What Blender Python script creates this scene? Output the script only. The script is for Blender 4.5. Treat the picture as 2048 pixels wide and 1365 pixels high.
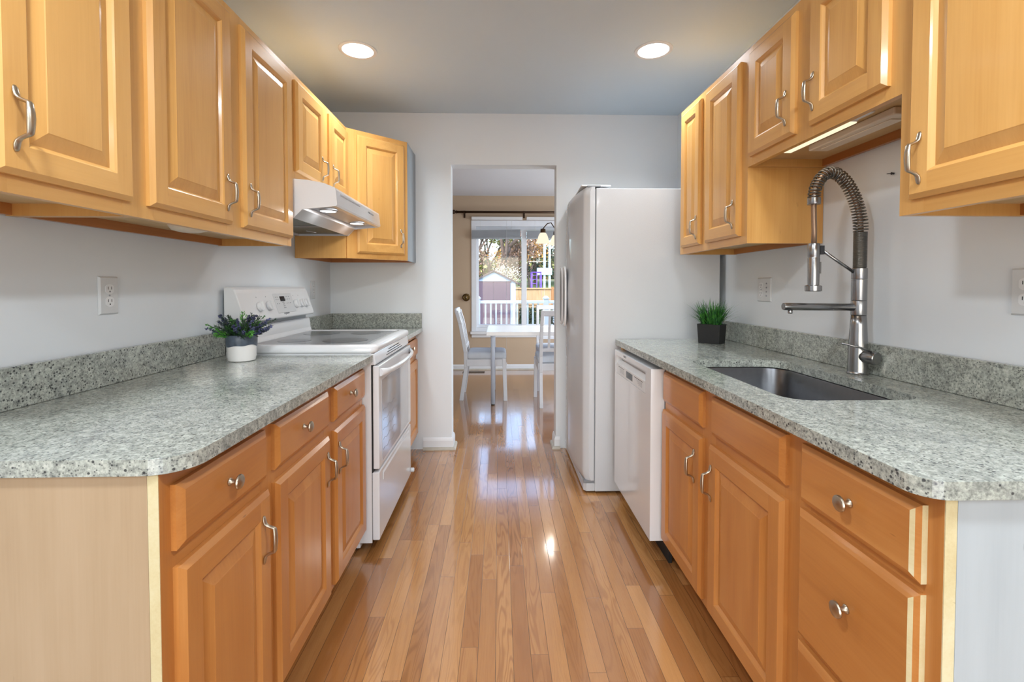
import bpy, bmesh, math, random
from mathutils import Vector, Matrix
random.seed(7)
S = bpy.context.scene
for o in list(bpy.data.objects): bpy.data.objects.remove(o)
C = S.collection
PI = math.pi
# ------------------------------------------------------------------ camera
F_PX = 945.0; YAW = math.radians(1.57); PITCH = math.radians(1.5)
cam_d = bpy.data.cameras.new('camera'); cam = bpy.data.objects.new('camera', cam_d); C.objects.link(cam)
cam_d.sensor_width = 36.0; cam_d.sensor_fit = 'HORIZONTAL'; cam_d.lens = 36.0*F_PX/2048
cam_d.shift_y = -(110.5 - F_PX*math.tan(PITCH))/2048
cam_d.clip_start = .02; cam_d.clip_end = 400
cam.location = (0, 0, 1.193); cam.rotation_euler = (PI/2 - PITCH, 0, -YAW)
S.camera = cam
# ------------------------------------------------------------------ colour management
S.view_settings.view_transform = 'Standard'; S.view_settings.look = 'None'
S.view_settings.gamma = 1.0; S.view_settings.use_curve_mapping = False
S.view_settings.exposure = 0.28
# ------------------------------------------------------------------ sky and sun
W = bpy.data.worlds.new('world'); S.world = W; W.use_nodes = True
wn = W.node_tree; wn.nodes.clear()
sky = wn.nodes.new('ShaderNodeTexSky'); sky.sky_type = 'NISHITA'; sky.sun_disc = False
sky.sun_elevation = math.radians(42); sky.sun_rotation = math.radians(200); sky.air_density = 1.0; sky.dust_density = 2.0
bg = wn.nodes.new('ShaderNodeBackground'); bg.inputs[1].default_value = .68
wo = wn.nodes.new('ShaderNodeOutputWorld')
wn.links.new(sky.outputs[0], bg.inputs[0]); wn.links.new(bg.outputs[0], wo.inputs[0])
sd = bpy.data.lights.new('sun', 'SUN'); sd.energy = 2.6; sd.angle = math.radians(2); sd.color = (1, .95, .87)
so = bpy.data.objects.new('sun', sd); C.objects.link(so); so.rotation_euler = (math.radians(50), 0, math.radians(-25))
# ------------------------------------------------------------------ daylight and room lamps
def area(name, loc, rot, sx, sy, power, col=(1,1,1), shape='RECTANGLE', spread=PI):
    l = bpy.data.lights.new(name, 'AREA'); l.shape = shape; l.size = sx
    if shape in ('RECTANGLE', 'ELLIPSE'): l.size_y = sy
    l.energy = power; l.color = col; l.spread = spread
    o = bpy.data.objects.new(name, l); C.objects.link(o); o.location = loc; o.rotation_euler = rot
    return o
# lamp added for cool daylight from an unseen opening behind the camera
area('rear_daylight_fill', (0.1, -3.86, 1.25), (math.radians(90), 0, 0), 3.6, 2.1, 40, (.70, .84, 1.0))
# daylight entering through the dining window and the dining room's side glass door

area('daylight_side_door', (2.92, 5.1, 1.1), (0, math.radians(90), 0), 2.0, 1.7, 64, (.84, .93, 1.0))

# ================================================================== helpers
def srgb(r, g, b):
    f = lambda c: (c/255/12.92) if c/255 <= .04045 else ((c/255+.055)/1.055)**2.4
    return (f(r), f(g), f(b), 1)
class MB:
    def __init__(s, M=None): s.v = []; s.f = []; s.m = []; s.M = M or Matrix.Identity(4); s.sm = []
    def _add(s, vs, fs, mi=0, smooth=False):
        b = len(s.v); s.v += [s.M @ Vector(v) for v in vs]
        for f in fs: s.f.append([i+b for i in f]); s.m.append(mi); s.sm.append(smooth)
        return s
    def box(s, x0, x1, y0, y1, z0, z1, mi=0):
        vs = [(x, y, z) for z in (z0, z1) for y in (y0, y1) for x in (x0, x1)]
        return s._add(vs, [(0,2,3,1),(4,5,7,6),(0,1,5,4),(2,6,7,3),(0,4,6,2),(1,3,7,5)], mi)
    def quad(s, a, b, c, d, mi=0): return s._add([a,b,c,d], [(0,1,2,3)], mi)
    def prism(s, prof, axis, a0, a1, mi=0, smooth=False):
        """profile of 2D points extruded along axis: 'y' -> (x,z), 'z' -> (x,y), 'x' -> (y,z)"""
        def P(p, a):
            return {'y': (p[0], a, p[1]), 'z': (p[0], p[1], a), 'x': (a, p[0], p[1])}[axis]
        n = len(prof)
        vs = [P(p, a0) for p in prof] + [P(p, a1) for p in prof]
        fs = [tuple(range(n))[::-1], tuple(range(n, 2*n))]
        s._add(vs, fs, mi)
        b = len(s.v) - 2*n
        for i in range(n):
            j = (i+1) % n
            s.f.append([b+i, b+j, b+n+j, b+n+i]); s.m.append(mi); s.sm.append(smooth)
        return s
    def lathe(s, prof, center, axis=(0,0,1), n=32, mi=0, smooth=True, cap=True):
        """prof: list of (radius, height along axis)"""
        ax = Vector(axis).normalized(); t = Vector((1,0,0)) if abs(ax.x) < .9 else Vector((0,1,0))
        u = ax.cross(t).normalized(); w = ax.cross(u); c = Vector(center)
        full = prof; segs = []; cur = [prof[0]]
        for i in range(1, len(prof)):
            cur.append(prof[i])
            if smooth and 0 < i < len(prof)-1:
                a1 = math.atan2(prof[i][1]-prof[i-1][1], prof[i][0]-prof[i-1][0]); a2 = math.atan2(prof[i+1][1]-prof[i][1], prof[i+1][0]-prof[i][0])
                if abs((a2-a1+PI) % (2*PI) - PI) > math.radians(38): segs.append(cur); cur = [prof[i]]
        segs.append(cur); vs = []; fs = []
        for sg in segs:
            base = len(vs)
            for r, h in sg:
                for k in range(n):
                    a = 2*PI*k/n; vs.append(c + ax*h + (u*math.cos(a) + w*math.sin(a))*r)
            for i in range(len(sg)-1):
                for k in range(n):
                    k2 = (k+1) % n; fs.append((base+i*n+k, base+i*n+k2, base+(i+1)*n+k2, base+(i+1)*n+k))
        s._add(vs, fs, mi, smooth)
        b = len(s.v) - len(vs); nr = len(vs)//n
        if cap:
            if prof[0][0] > 1e-6: s.f.append([b+k for k in range(n)][::-1]); s.m.append(mi); s.sm.append(False)
            if prof[-1][0] > 1e-6: s.f.append([b+(nr-1)*n+k for k in range(n)]); s.m.append(mi); s.sm.append(False)
        return s
    def tube(s, pts, r, n=10, mi=0, smooth=True, closed=False, flat=None, up=None):
        """pts path; r radius or list; flat: list of (ru, rw) elliptical radii"""
        P = [Vector(p) for p in pts]; N = len(P); vs = []; prev = None
        for i in range(N):
            if closed: t = (P[(i+1) % N] - P[(i-1) % N]).normalized()
            else: t = (P[min(i+1, N-1)] - P[max(i-1, 0)]).normalized()
            if up is not None:
                u = Vector(up); u = (u - t*u.dot(t)).normalized()
            elif prev is None:
                a = Vector((0,0,1)) if abs(t.z) < .9 else Vector((1,0,0)); u = (a - t*a.dot(t)).normalized()
            else:
                u = (prev - t*prev.dot(t)).normalized()
            prev = u; w = t.cross(u)
            if flat: ru, rw = flat[i] if isinstance(flat[0], tuple) else flat
            else: ru = rw = (r[i] if isinstance(r, (list, tuple)) else r)
            for k in range(n):
                a = 2*PI*k/n; vs.append(P[i] + u*math.cos(a)*ru + w*math.sin(a)*rw)
        fs = []
        for i in range(N if closed else N-1):
            j = (i+1) % N
            for k in range(n):
                k2 = (k+1) % n; fs.append((i*n+k, i*n+k2, j*n+k2, j*n+k))
        s._add(vs, fs, mi, smooth)
        if not closed:
            b = len(s.v) - len(vs)
            s.f.append([b+k for k in range(n)][::-1]); s.m.append(mi); s.sm.append(False)
            s.f.append([b+(N-1)*n+k for k in range(n)]); s.m.append(mi); s.sm.append(False)
        return s
    def rings(s, rects, mi=0, back=True):
        """rects: list of (u0,u1,v0,v1,w) nested rings; joined by quads, last one filled"""
        n = len(rects); vs = []
        for u0,u1,v0,v1,w in rects: vs += [(u0,v0,w),(u1,v0,w),(u1,v1,w),(u0,v1,w)]
        fs = []; 
        for i in range(n-1):
            for k in range(4):
                k2 = (k+1) % 4; fs.append((i*4+k, i*4+k2, (i+1)*4+k2, (i+1)*4+k))
        fs.append(((n-1)*4, (n-1)*4+1, (n-1)*4+2, (n-1)*4+3))
        if back: fs.append((3,2,1,0))
        return s._add(vs, fs, mi)
    def build(s, name, mats, parent=None, bevel=0, seg=2, recalc=True, fix_smooth=False):
        me = bpy.data.meshes.new(name)
        off = parent_loc(parent) if parent else Vector((0,0,0))
        me.from_pydata([v - off for v in s.v], [], s.f)
        if not isinstance(mats, (list, tuple)): mats = [mats]
        for m in mats: me.materials.append(m)
        for p, mi, sm in zip(me.polygons, s.m, s.sm): p.material_index = mi; p.use_smooth = sm
        if recalc:
            bm = bmesh.new(); bm.from_mesh(me); bmesh.ops.recalc_face_normals(bm, faces=bm.faces); bm.to_mesh(me); bm.free()
        me.update()
        o = bpy.data.objects.new(name, me); C.objects.link(o)
        if parent: o.parent = parent
        if bevel:
            b = o.modifiers.new('bevel', 'BEVEL'); b.width = bevel; b.segments = seg; b.limit_method = 'ANGLE'; b.angle_limit = math.radians(40); b.harden_normals = False
        return o
def parent_loc(o):
    L = Vector((0,0,0))
    while o: L = L + o.location; o = o.parent
    return L
def tag(o, label, cat, group=None):
    o['label'] = label; o['category'] = cat
    if group: o['group'] = group
    return o
def thing(name, label, cat, loc, group=None):
    o = bpy.data.objects.new(name, None); C.objects.link(o); o.location = loc; o.empty_display_size = .05
    return tag(o, label, cat, group)
def struct(name, mb, mats, bevel=0):
    o = mb.build(name, mats, None, bevel); o['kind'] = 'structure'; return o
def frame(O, u, w):
    """matrix with local x=u, local y=world z, local z=w (outward)"""
    u = Vector(u).normalized(); w = Vector(w).normalized(); z = Vector((0,0,1))
    M = Matrix(((u.x, z.x, w.x, O[0]), (u.y, z.y, w.y, O[1]), (u.z, z.z, w.z, O[2]), (0,0,0,1)))
    return M
def text_part(name, body, size, M, mat, parent, extrude=.0004, shear=0, align='CENTER', bold=0):
    cu = bpy.data.curves.new(name, 'FONT'); cu.body = body; cu.size = size; cu.extrude = extrude; cu.align_x = align; cu.align_y = 'CENTER'
    cu.shear = shear; cu.offset = bold; cu.resolution_u = 3
    t = bpy.data.objects.new(name, cu); C.objects.link(t)
    bpy.context.view_layer.update()
    me = bpy.data.meshes.new_from_object(t.evaluated_get(bpy.context.evaluated_depsgraph_get()))
    bpy.data.objects.remove(t)
    off = parent_loc(parent)
    me.transform(Matrix.Translation(-off) @ M)
    me.materials.clear(); me.materials.append(mat)
    o = bpy.data.objects.new(name, me); C.objects.link(o); o.parent = parent
    return o

# ================================================================== materials
class NT:
    def __init__(s, name):
        s.m = bpy.data.materials.new(name); s.m.use_nodes = True; s.t = s.m.node_tree; s.t.nodes.clear()
        s.out = s.t.nodes.new('ShaderNodeOutputMaterial')
    def n(s, typ, ins=None, **kw):
        nd = s.t.nodes.new(typ)
        for k, v in kw.items(): setattr(nd, k, v)
        for k, v in (ins or {}).items(): s.set(nd.inputs[k], v)
        return nd
    def set(s, inp, v):
        if isinstance(v, bpy.types.NodeSocket): s.t.links.new(v, inp)
        else: inp.default_value = v
    def M(s, op, a, b=0.0, c=None):
        nd = s.t.nodes.new('ShaderNodeMath'); nd.operation = op; s.set(nd.inputs[0], a); s.set(nd.inputs[1], b)
        if c is not None: s.set(nd.inputs[2], c)
        return nd.outputs[0]
    def comb(s, x, y, z):
        nd = s.t.nodes.new('ShaderNodeCombineXYZ')
        for i, v in enumerate((x, y, z)): s.set(nd.inputs[i], v)
        return nd.outputs[0]
    def sep(s, v):
        nd = s.t.nodes.new('ShaderNodeSeparateXYZ'); s.set(nd.inputs[0], v); return nd.outputs
    def noise(s, vec, scale=5, detail=3, rough=.5, dist=0, out=0):
        nd = s.n('ShaderNodeTexNoise', {'Vector': vec, 'Scale': scale, 'Detail': detail, 'Roughness': rough, 'Distortion': dist}); return nd.outputs[out]
    def ramp(s, fac, stops, interp='LINEAR'):
        nd = s.t.nodes.new('ShaderNodeValToRGB'); s.set(nd.inputs[0], fac); cr = nd.color_ramp; cr.interpolation = interp
        while len(cr.elements) < len(stops): cr.elements.new(.5)
        for e, (p, c) in zip(cr.elements, stops): e.position = p; e.color = c if len(c) == 4 else (*c, 1)
        return nd.outputs[0]
    def mix(s, fac, a, b, mode='MIX'):
        nd = s.t.nodes.new('ShaderNodeMix'); nd.data_type = 'RGBA'; nd.blend_type = mode
        s.set(nd.inputs[0], fac); s.set(nd.inputs[6], a); s.set(nd.inputs[7], b); return nd.outputs[2]
    def mapr(s, v, a, b, c, d):
        nd = s.n('ShaderNodeMapRange', {0: v, 1: a, 2: b, 3: c, 4: d}); return nd.outputs[0]
    def bsdf(s, **k):
        p = s.t.nodes.new('ShaderNodeBsdfPrincipled')
        for a, v in k.items(): s.set(p.inputs[a.replace('_', ' ')], v)
        s.t.links.new(p.outputs[0], s.out.inputs[0]); return p
    def bump(s, h, strength=.3, dist=.001):
        return s.n('ShaderNodeBump', {'Height': h, 'Strength': strength, 'Distance': dist}).outputs[0]
    def obj(s): return s.n('ShaderNodeTexCoord').outputs['Object']
    def rnd(s): return s.n('ShaderNodeObjectInfo').outputs['Random']
def simple(name, col, rough=.5, metal=0, coat=0, noise_amt=0.03, nscale=8, bump=0, bscale=200, spec=.5, bdist=.001):
    t = NT(name); co = t.obj()
    nz = t.noise(co, nscale, 3)
    a = [c*(1-noise_amt) for c in col[:3]] + [1]; b = [min(1, c*(1+noise_amt)) for c in col[:3]] + [1]
    c = t.ramp(nz, [(.3, a), (.7, b)])
    p = t.bsdf(Base_Color=c, Roughness=rough, Metallic=metal)
    p.inputs['Coat Weight'].default_value = coat; p.inputs['Coat Roughness'].default_value = .06
    p.inputs['Specular IOR Level'].default_value = spec
    if bump: t.set(p.inputs['Normal'], t.bump(t.noise(co, bscale, 2), bump, bdist))
    return t.m
def wood(name, light, mid, dark, axis, rough=.33, coat=.25, amt=1.0, per_obj=.12):
    """straight-grained maple: grain runs along axis (0,1,2) of the object"""
    t = NT(name); co = t.obj(); r = t.rnd()
    off = t.M('MULTIPLY', r, 37.0)
    x, y, z = t.sep(co)[:3]
    c = [x, y, z]; sc = [9.0, 9.0, 9.0]; sc[axis] = .9
    v = t.comb(*[t.M('ADD', t.M('MULTIPLY', c[i], sc[i]), off) for i in range(3)])
    big = t.noise(v, 1.0, 4, .55, 1.2)
    sc2 = [180.0]*3; sc2[axis] = 5.0
    v2 = t.comb(*[t.M('ADD', t.M('MULTIPLY', c[i], sc2[i]), off) for i in range(3)])
    fine = t.noise(v2, 1.0, 3, .6)
    sc3 = [2.6]*3; sc3[axis] = 1.0
    v3 = t.comb(*[t.M('ADD', t.M('MULTIPLY', c[i], sc3[i]), off) for i in range(3)])
    blotch = t.noise(v3, 2.0, 3, .5)
    f = t.M('ADD', t.M('ADD', t.M('MULTIPLY', big, .55), t.M('MULTIPLY', fine, .22)), t.M('MULTIPLY', blotch, .30))
    f = t.M('ADD', f, t.M('MULTIPLY', t.M('SUBTRACT', r, .5), per_obj))
    col = t.ramp(f, [(.27, dark), (.52, mid), (.78, light)])
    # sparse mineral flecks
    sc4 = [90.0]*3; sc4[axis] = 16.0
    v4 = t.comb(*[t.M('ADD', t.M('MULTIPLY', c[i], sc4[i]), off) for i in range(3)])
    fl = t.mapr(t.noise(v4, 1.0, 1, .5), .79, .84, 0, .55)
    col = t.mix(fl, col, [q*.45 for q in dark[:3]] + [1])
    p = t.bsdf(Base_Color=col, Roughness=t.mapr(fine, .2, .8, rough-.05, rough+.07))
    p.inputs['Coat Weight'].default_value = coat; p.inputs['Coat Roughness'].default_value = .12
    t.set(p.inputs['Normal'], t.bump(fine, .12, .0006))
    return t.m
LT, MD, DK = srgb(226,176,106), srgb(213,160,90), srgb(192,136,68)
maple = [wood('maple_grain_across', LT, MD, DK, 0), wood('maple_grain_along', LT, MD, DK, 1), wood('maple_grain_upright', LT, MD, DK, 2)]
MX, MY, MZ = maple
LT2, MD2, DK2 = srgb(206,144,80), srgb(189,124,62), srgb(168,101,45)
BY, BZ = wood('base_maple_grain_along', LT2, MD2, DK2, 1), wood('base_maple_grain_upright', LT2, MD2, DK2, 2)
PL, PM, PD = srgb(184,160,132), srgb(174,149,119), srgb(162,136,106)
panel_mat = wood('pale_maple_veneer', PL, PM, PD, 2, rough=.5, coat=0, per_obj=0)
rail_mat = wood('stained_rail', srgb(196,132,74), srgb(178,112,58), srgb(156,94,44), 1)
raw_mat = wood('raw_maple_edge', srgb(220,212,180), srgb(208,194,152), srgb(190,168,120), 1, rough=.6, coat=0, per_obj=0)
grey_panel_mat = wood('grey_laminate', srgb(180,187,192), srgb(172,179,184), srgb(162,169,175), 2, rough=.55, coat=0, per_obj=0)
under_mat = wood('cabinet_underside', srgb(214,184,138), srgb(202,170,122), srgb(188,152,104), 1, rough=.55, coat=0)

def granite():
    t = NT('granite'); co = t.n('ShaderNodeNewGeometry').outputs['Position']
    x, y, z = t.sep(co)[:3]
    sv = t.comb(t.M('MULTIPLY', t.M('ADD', x, t.M('MULTIPLY', y, .35)), 1.0), t.M('MULTIPLY', y, .8), z)
    cloud = t.noise(sv, 9, 5, .6, .8)
    vein = t.noise(sv, 3.2, 5, .6, 1.6)
    fine = t.noise(co, 170, 4, .65)
    med = t.noise(co, 70, 4, .65, .4)
    base = t.ramp(t.M('ADD', t.M('MULTIPLY', fine, .5), t.M('MULTIPLY', med, .5)),
                  [(.34, srgb(96,100,97)), (.44, srgb(143,147,140)), (.54, srgb(176,180,171)), (.66, srgb(203,206,197))])
    dk = t.ramp(t.M('ADD', t.M('MULTIPLY', fine, .5), t.M('MULTIPLY', med, .5)),
                [(.38, srgb(84,88,88)), (.50, srgb(128,132,130)), (.64, srgb(168,172,168))])
    col = t.mix(t.mapr(cloud, .52, .76, 0, .55), base, dk)
    col = t.mix(t.mapr(t.M('ABSOLUTE', t.M('SUBTRACT', vein, .5)), 0, .035, .35, 0), col, srgb(96,100,98))
    # black and dark grey mineral specks
    v1 = t.n('ShaderNodeTexVoronoi', {'Vector': co, 'Scale': 95.0, 'Randomness': 1.0}); v1.feature = 'F1'
    keep = t.M('GREATER_THAN', t.sep(v1.outputs['Color'])[0], .66)
    sp = t.M('MULTIPLY', t.mapr(v1.outputs['Distance'], .20, .30, 1, 0), keep)
    col = t.mix(t.M('MULTIPLY', sp, .9), col, srgb(44,46,50))
    v2 = t.n('ShaderNodeTexVoronoi', {'Vector': co, 'Scale': 210.0, 'Randomness': 1.0})
    keep2 = t.M('GREATER_THAN', t.sep(v2.outputs['Color'])[1], .62)
    sp2 = t.M('MULTIPLY', t.mapr(v2.outputs['Distance'], .25, .40, 1, 0), keep2)
    col = t.mix(t.M('MULTIPLY', sp2, .8), col, srgb(70,74,76))
    p = t.bsdf(Base_Color=col, Roughness=.16)
    p.inputs['Coat Weight'].default_value = .2; p.inputs['Coat Roughness'].default_value = .05
    return t.m
granite_mat = granite()

def plank_floor():
    t = NT('oak_strip_floor'); co = t.n('ShaderNodeNewGeometry').outputs['Position']
    x, y, z = t.sep(co)[:3]; Wd = .05715
    xr = t.M('DIVIDE', t.M('ADD', x, 10.0 + .0135), Wd); row = t.M('FLOOR', xr); fx = t.M('FRACT', xr)
    w1 = t.n('ShaderNodeTexWhiteNoise', {'W': row}, noise_dimensions='1D')
    w1b = t.n('ShaderNodeTexWhiteNoise', {'W': t.M('ADD', row, 91.7)}, noise_dimensions='1D')
    L = t.M('ADD', .50, t.M('MULTIPLY', w1b.outputs[0], .75))
    yr = t.M('DIVIDE', t.M('ADD', y, t.M('ADD', 20.0, t.M('MULTIPLY', w1.outputs[0], 5.0))), L)
    pid = t.M('FLOOR', yr); fy = t.M('FRACT', yr)
    w3 = t.n('ShaderNodeTexWhiteNoise', {'Vector': t.comb(row, pid, 0)}, noise_dimensions='3D')
    r1, r2, r3 = t.sep(w3.outputs['Color'])[:3]
    o1 = t.M('MULTIPLY', r1, 50.0)
    # cathedral rings
    cv = t.comb(t.M('ADD', t.M('MULTIPLY', x, 16), o1), t.M('ADD', t.M('MULTIPLY', y, 1.5), t.M('MULTIPLY', r2, 50)), o1)
    cn = t.noise(cv, 1.0, 2, .45, .5)
    rings = t.M('SINE', t.M('MULTIPLY', cn, 75.0))
    ringm = t.mapr(rings, -.2, 1, 0, 1)
    # pores
    pv = t.comb(t.M('MULTIPLY', x, 420), t.M('ADD', t.M('MULTIPLY', y, 11), o1), 0)
    pores = t.noise(pv, 1.0, 3, .7)
    tone = t.noise(t.comb(t.M('MULTIPLY', x, 20), t.M('ADD', t.M('MULTIPLY', y, 1.6), o1), r1), 1, 3, .5)
    f = t.M('ADD', t.M('MULTIPLY', r3, .62), t.M('MULTIPLY', tone, .40))
    col = t.ramp(f, [(.05, srgb(146,92,48)), (.40, srgb(165,112,62)), (.66, srgb(180,127,75)), (.95, srgb(198,146,90))])
    dark = t.mix(1.0, col, srgb(176,150,128), 'MULTIPLY')
    col = t.mix(t.M('MULTIPLY', ringm, t.mapr(r2, .25, 1, .06, .5)), col, dark)
    col = t.mix(t.mapr(pores, .52, .74, 0, .30), col, srgb(120,76,40))
    ex = t.M('MULTIPLY', t.M('MINIMUM', fx, t.M('SUBTRACT', 1.0, fx)), Wd)
    ey = t.M('MULTIPLY', t.M('MINIMUM', fy, t.M('SUBTRACT', 1.0, fy)), L)
    gap = t.M('MAXIMUM', t.mapr(ex, .0003, .0010, .85, 0), t.mapr(ey, .0003, .0009, .7, 0))
    col = t.mix(gap, col, srgb(58,34,18))
    p = t.bsdf(Base_Color=col, Roughness=t.mapr(pores, .3, .8, .17, .26))
    p.inputs['Coat Weight'].default_value = 1.0; p.inputs['Coat Roughness'].default_value = .09; p.inputs['Coat IOR'].default_value = 1.7
    wav = t.noise(t.comb(t.M('MULTIPLY', x, 22), t.M('MULTIPLY', y, 5), r1), 1, 2, .5)
    h = t.M('ADD', t.M('MULTIPLY', gap, -1.0), t.M('ADD', t.M('MULTIPLY', wav, .55), t.M('MULTIPLY', pores, .10)))
    b = t.bump(h, .35, .0012)
    t.set(p.inputs['Normal'], b); t.set(p.inputs['Coat Normal'], t.bump(t.M('ADD', t.M('MULTIPLY', gap, -.6), t.M('MULTIPLY', wav, .6)), .22, .0012))
    return t.m
floor_mat = plank_floor()
wall_mat = simple('wall_paint', srgb(221,226,231), .6, noise_amt=.012, nscale=2, bump=.05, bscale=300)
ceil_mat = simple('ceiling_paint', srgb(205,219,230), .75, noise_amt=.01, nscale=2)
dining_ceil_mat = simple('dining_ceiling_paint', srgb(214,217,224), .75, noise_amt=.01, nscale=2)
taupe_mat = simple('taupe_paint', srgb(190,168,144), .6, noise_amt=.02, nscale=2)
trim_mat = simple('trim_paint', srgb(226,228,232), .35, noise_amt=.01)
shoe_mat = simple('shoe_moulding_paint', srgb(186,180,168), .45, noise_amt=.08, nscale=20)
enamel = simple('white_enamel', srgb(224,225,228), .16, coat=.5, noise_amt=.006)
enamel_grey = simple('console_underside', srgb(150,153,158), .35)
plastic = simple('white_plastic', srgb(222,223,225), .35, noise_amt=.006)
plastic_grey = simple('plate_plastic', srgb(206,208,210), .4, noise_amt=.006)
fridge_skin = simple('textured_fridge_skin', srgb(194,196,200), .26, coat=.25, noise_amt=.006, bump=.35, bscale=420, bdist=.0012)
dark_gap = simple('black_recess', srgb(20,21,24), .6)
dark_plastic = simple('dark_plastic', srgb(40,42,46), .35)
grey_plastic = simple('grey_plastic', srgb(128,131,136), .4)
ink = simple('grey_ink', srgb(110,112,118), .5)
ink_light = simple('pale_grey_ink', srgb(150,152,158), .5)
nickel = simple('brushed_nickel', srgb(188,176,158), .33, metal=1, noise_amt=.04, nscale=60)
steel = simple('brushed_steel', srgb(156,156,157), .27, metal=1, noise_amt=.03, nscale=80)
spring_steel = simple('spring_steel', srgb(120,118,114), .3, metal=1)
hose_mat = simple('bronze_hose', srgb(150,124,104), .35, metal=.7)
filter_mat = simple('filter_mesh', srgb(120,124,116), .45, metal=.7, noise_amt=.25, nscale=160)
hood_steel = simple('hood_inner_metal', srgb(205,206,210), .3, metal=.6)
glass_top = simple('ceramic_glass', srgb(112,114,118), .12, coat=.0, noise_amt=.01)
zone_mat = simple('cooking_zone', srgb(58,60,64), .16, coat=.0)
oven_glass = simple('oven_window_glass', srgb(176,180,188), .05, coat=.8, noise_amt=.02)
panel_grey = simple('dishwasher_panel', srgb(222,223,225), .3)
display_mat = simple('dark_display', srgb(34,38,42), .12)
pot_black = simple('matt_black_pot', srgb(26,26,27), .6, noise_amt=.12, nscale=120)
pot_white = simple('white_glaze', srgb(232,230,228), .14, coat=.6)
pot_blue = simple('slate_glaze', srgb(78,88,102), .35, noise_amt=.28, nscale=55, bump=.4, bscale=60)
moss = simple('potting_moss', srgb(120,100,40), .9, noise_amt=.4, nscale=120)
def leafmat(name, a, b):
    t = NT(name); co = t.obj(); f = t.noise(co, 45, 2)
    c = t.ramp(f, [(.35, a), (.65, b)]); p = t.bsdf(Base_Color=c, Roughness=.45); return t.m
grass_mat = leafmat('plastic_grass', srgb(20,74,40), srgb(78,150,56))
lav_leaf = leafmat('herb_leaf', srgb(40,110,40), srgb(104,180,64))
lav_dark = leafmat('herb_leaf_dark', srgb(36,52,42), srgb(60,84,62))
lav_flower = leafmat('lavender_flower', srgb(44,46,74), srgb(88,92,134))
chair_paint = simple('chair_paint', srgb(218,222,230), .4)
cushion_mat = simple('pale_cushion', srgb(206,214,226), .8, noise_amt=.05, bump=.3, bscale=500)
table_mat = simple('white_laminate', srgb(240,240,242), .22)
tleg_mat = simple('table_leg_paint', srgb(196,208,226), .3)
rod_mat = simple('bronze_rod', srgb(60,40,22), .4, metal=.6)
brass_mat = simple('antique_brass', srgb(92,72,40), .35, metal=.8)
vinyl = simple('window_vinyl', srgb(226,230,238), .35)
blind_mat = simple('backlit_blind_slats', srgb(168,174,182), .5)  # white slats given a grey that holds their backlit shade
rail_white = simple('railing_vinyl', srgb(226,238,244), .35)
black_wire = simple('black_wire', srgb(22,24,28), .4, metal=.5)
def emit(name, col, strength):
    t = NT(name); e = t.n('ShaderNodeEmission', {'Color': col, 'Strength': strength}); t.t.links.new(e.outputs[0], t.out.inputs[0]); return t.m
lamp_glow = emit('lit_lamp_lens', (1, .985, .95, 1), 4.0)
strip_glow = emit('lit_strip_lens', srgb(255,236,200), 1.0)
hood_glow = emit('lit_hood_lens', (1, 1, 1, 1), 3.0)
lens_off = simple('frosted_lens', srgb(222,206,186), .4)
shade_mat = emit('lit_frosted_shade', srgb(255,240,214), .92)
def glassmat():
    t = NT('window_glass'); tr = t.n('ShaderNodeBsdfTransparent', {'Color': (.97,.985,1,1)}); gl = t.n('ShaderNodeBsdfGlossy', {'Roughness': .02})
    fr = t.n('ShaderNodeFresnel', {'IOR': 1.45}); mx = t.n('ShaderNodeMixShader', {0: t.M('MULTIPLY', fr.outputs[0], .7)})
    t.t.links.new(tr.outputs[0], mx.inputs[1]); t.t.links.new(gl.outputs[0], mx.inputs[2]); t.t.links.new(mx.outputs[0], t.out.inputs[0]); return t.m
glass_mat = glassmat()

# ================================================================== the setting
XL, XR_, YF, ZC = -1.213, 1.300, 3.435, 2.432
OX0, OX1, OZ = -.346, .416, 2.066           # doorway in the middle wall
YD, ZD = 6.7, 2.462                          # dining room far wall, ceiling
WX0, WX1, WZ0, WZ1 = -.345, 1.055, .545, 2.115   # dining window opening
DX0, DX1 = -2.2, 3.0
b = MB(); b.box(-3.1, 3.1, -4.1, 6.75, -.12, 0); struct('floor', b, floor_mat)
b = MB(); b.box(-3.1, 3.1, -7.2, 3.5, ZC, ZC+.35); struct('ceiling', b, ceil_mat)  # overhang past the rear wall is added to keep sun out
b = MB(); b.box(-3.1, 3.15, 3.5, 7.25, ZD, ZD+.33); struct('ceiling_dining', b, dining_ceil_mat)
b = MB(); b.box(XL-.12, XL, .45, YF+.12, 0, ZC); struct('wall_left', b, wall_mat)
b = MB(); b.box(XR_, XR_+.12, .45, YF+.12, 0, ZC); struct('wall_right', b, wall_mat)
b = MB(); b.box(XL, OX0, YF, YF+.12, 0, ZC); b.box(OX1, XR_, YF, YF+.12, 0, ZC); b.box(OX0, OX1, YF, YF+.12, OZ, ZC)
struct('wall_middle', b, wall_mat)
b = MB(); b.box(XL-.12, XR_+.12, YF+.12, YF+.125, ZC, ZD)
b.box(DX0, XL-.12, YF, YF+.12, 0, ZD); b.box(XR_+.12, DX1, YF, YF+.12, 0, ZD)
struct('wall_dining_near', b, taupe_mat)
b = MB(); b.box(DX0, WX0, YD, YD+.15, 0, ZD); b.box(WX1, DX1, YD, YD+.15, 0, ZD)
b.box(WX0, WX1, YD, YD+.15, 0, WZ0); b.box(WX0, WX1, YD, YD+.15, WZ1, ZD); struct('wall_far', b, taupe_mat)
b = MB(); b.box(DX0-.12, DX0, YF, YD+.15, 0, ZD); struct('wall_far_left', b, taupe_mat)
b = MB(); b.box(DX1, DX1+.12, YF, 4.1, 0, ZD); b.box(DX1, DX1+.12, 6.1, YD+.15, 0, ZD); b.box(DX1, DX1+.12, 4.1, 6.1, 2.08, ZD); struct('wall_far_right', b, taupe_mat)
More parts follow.
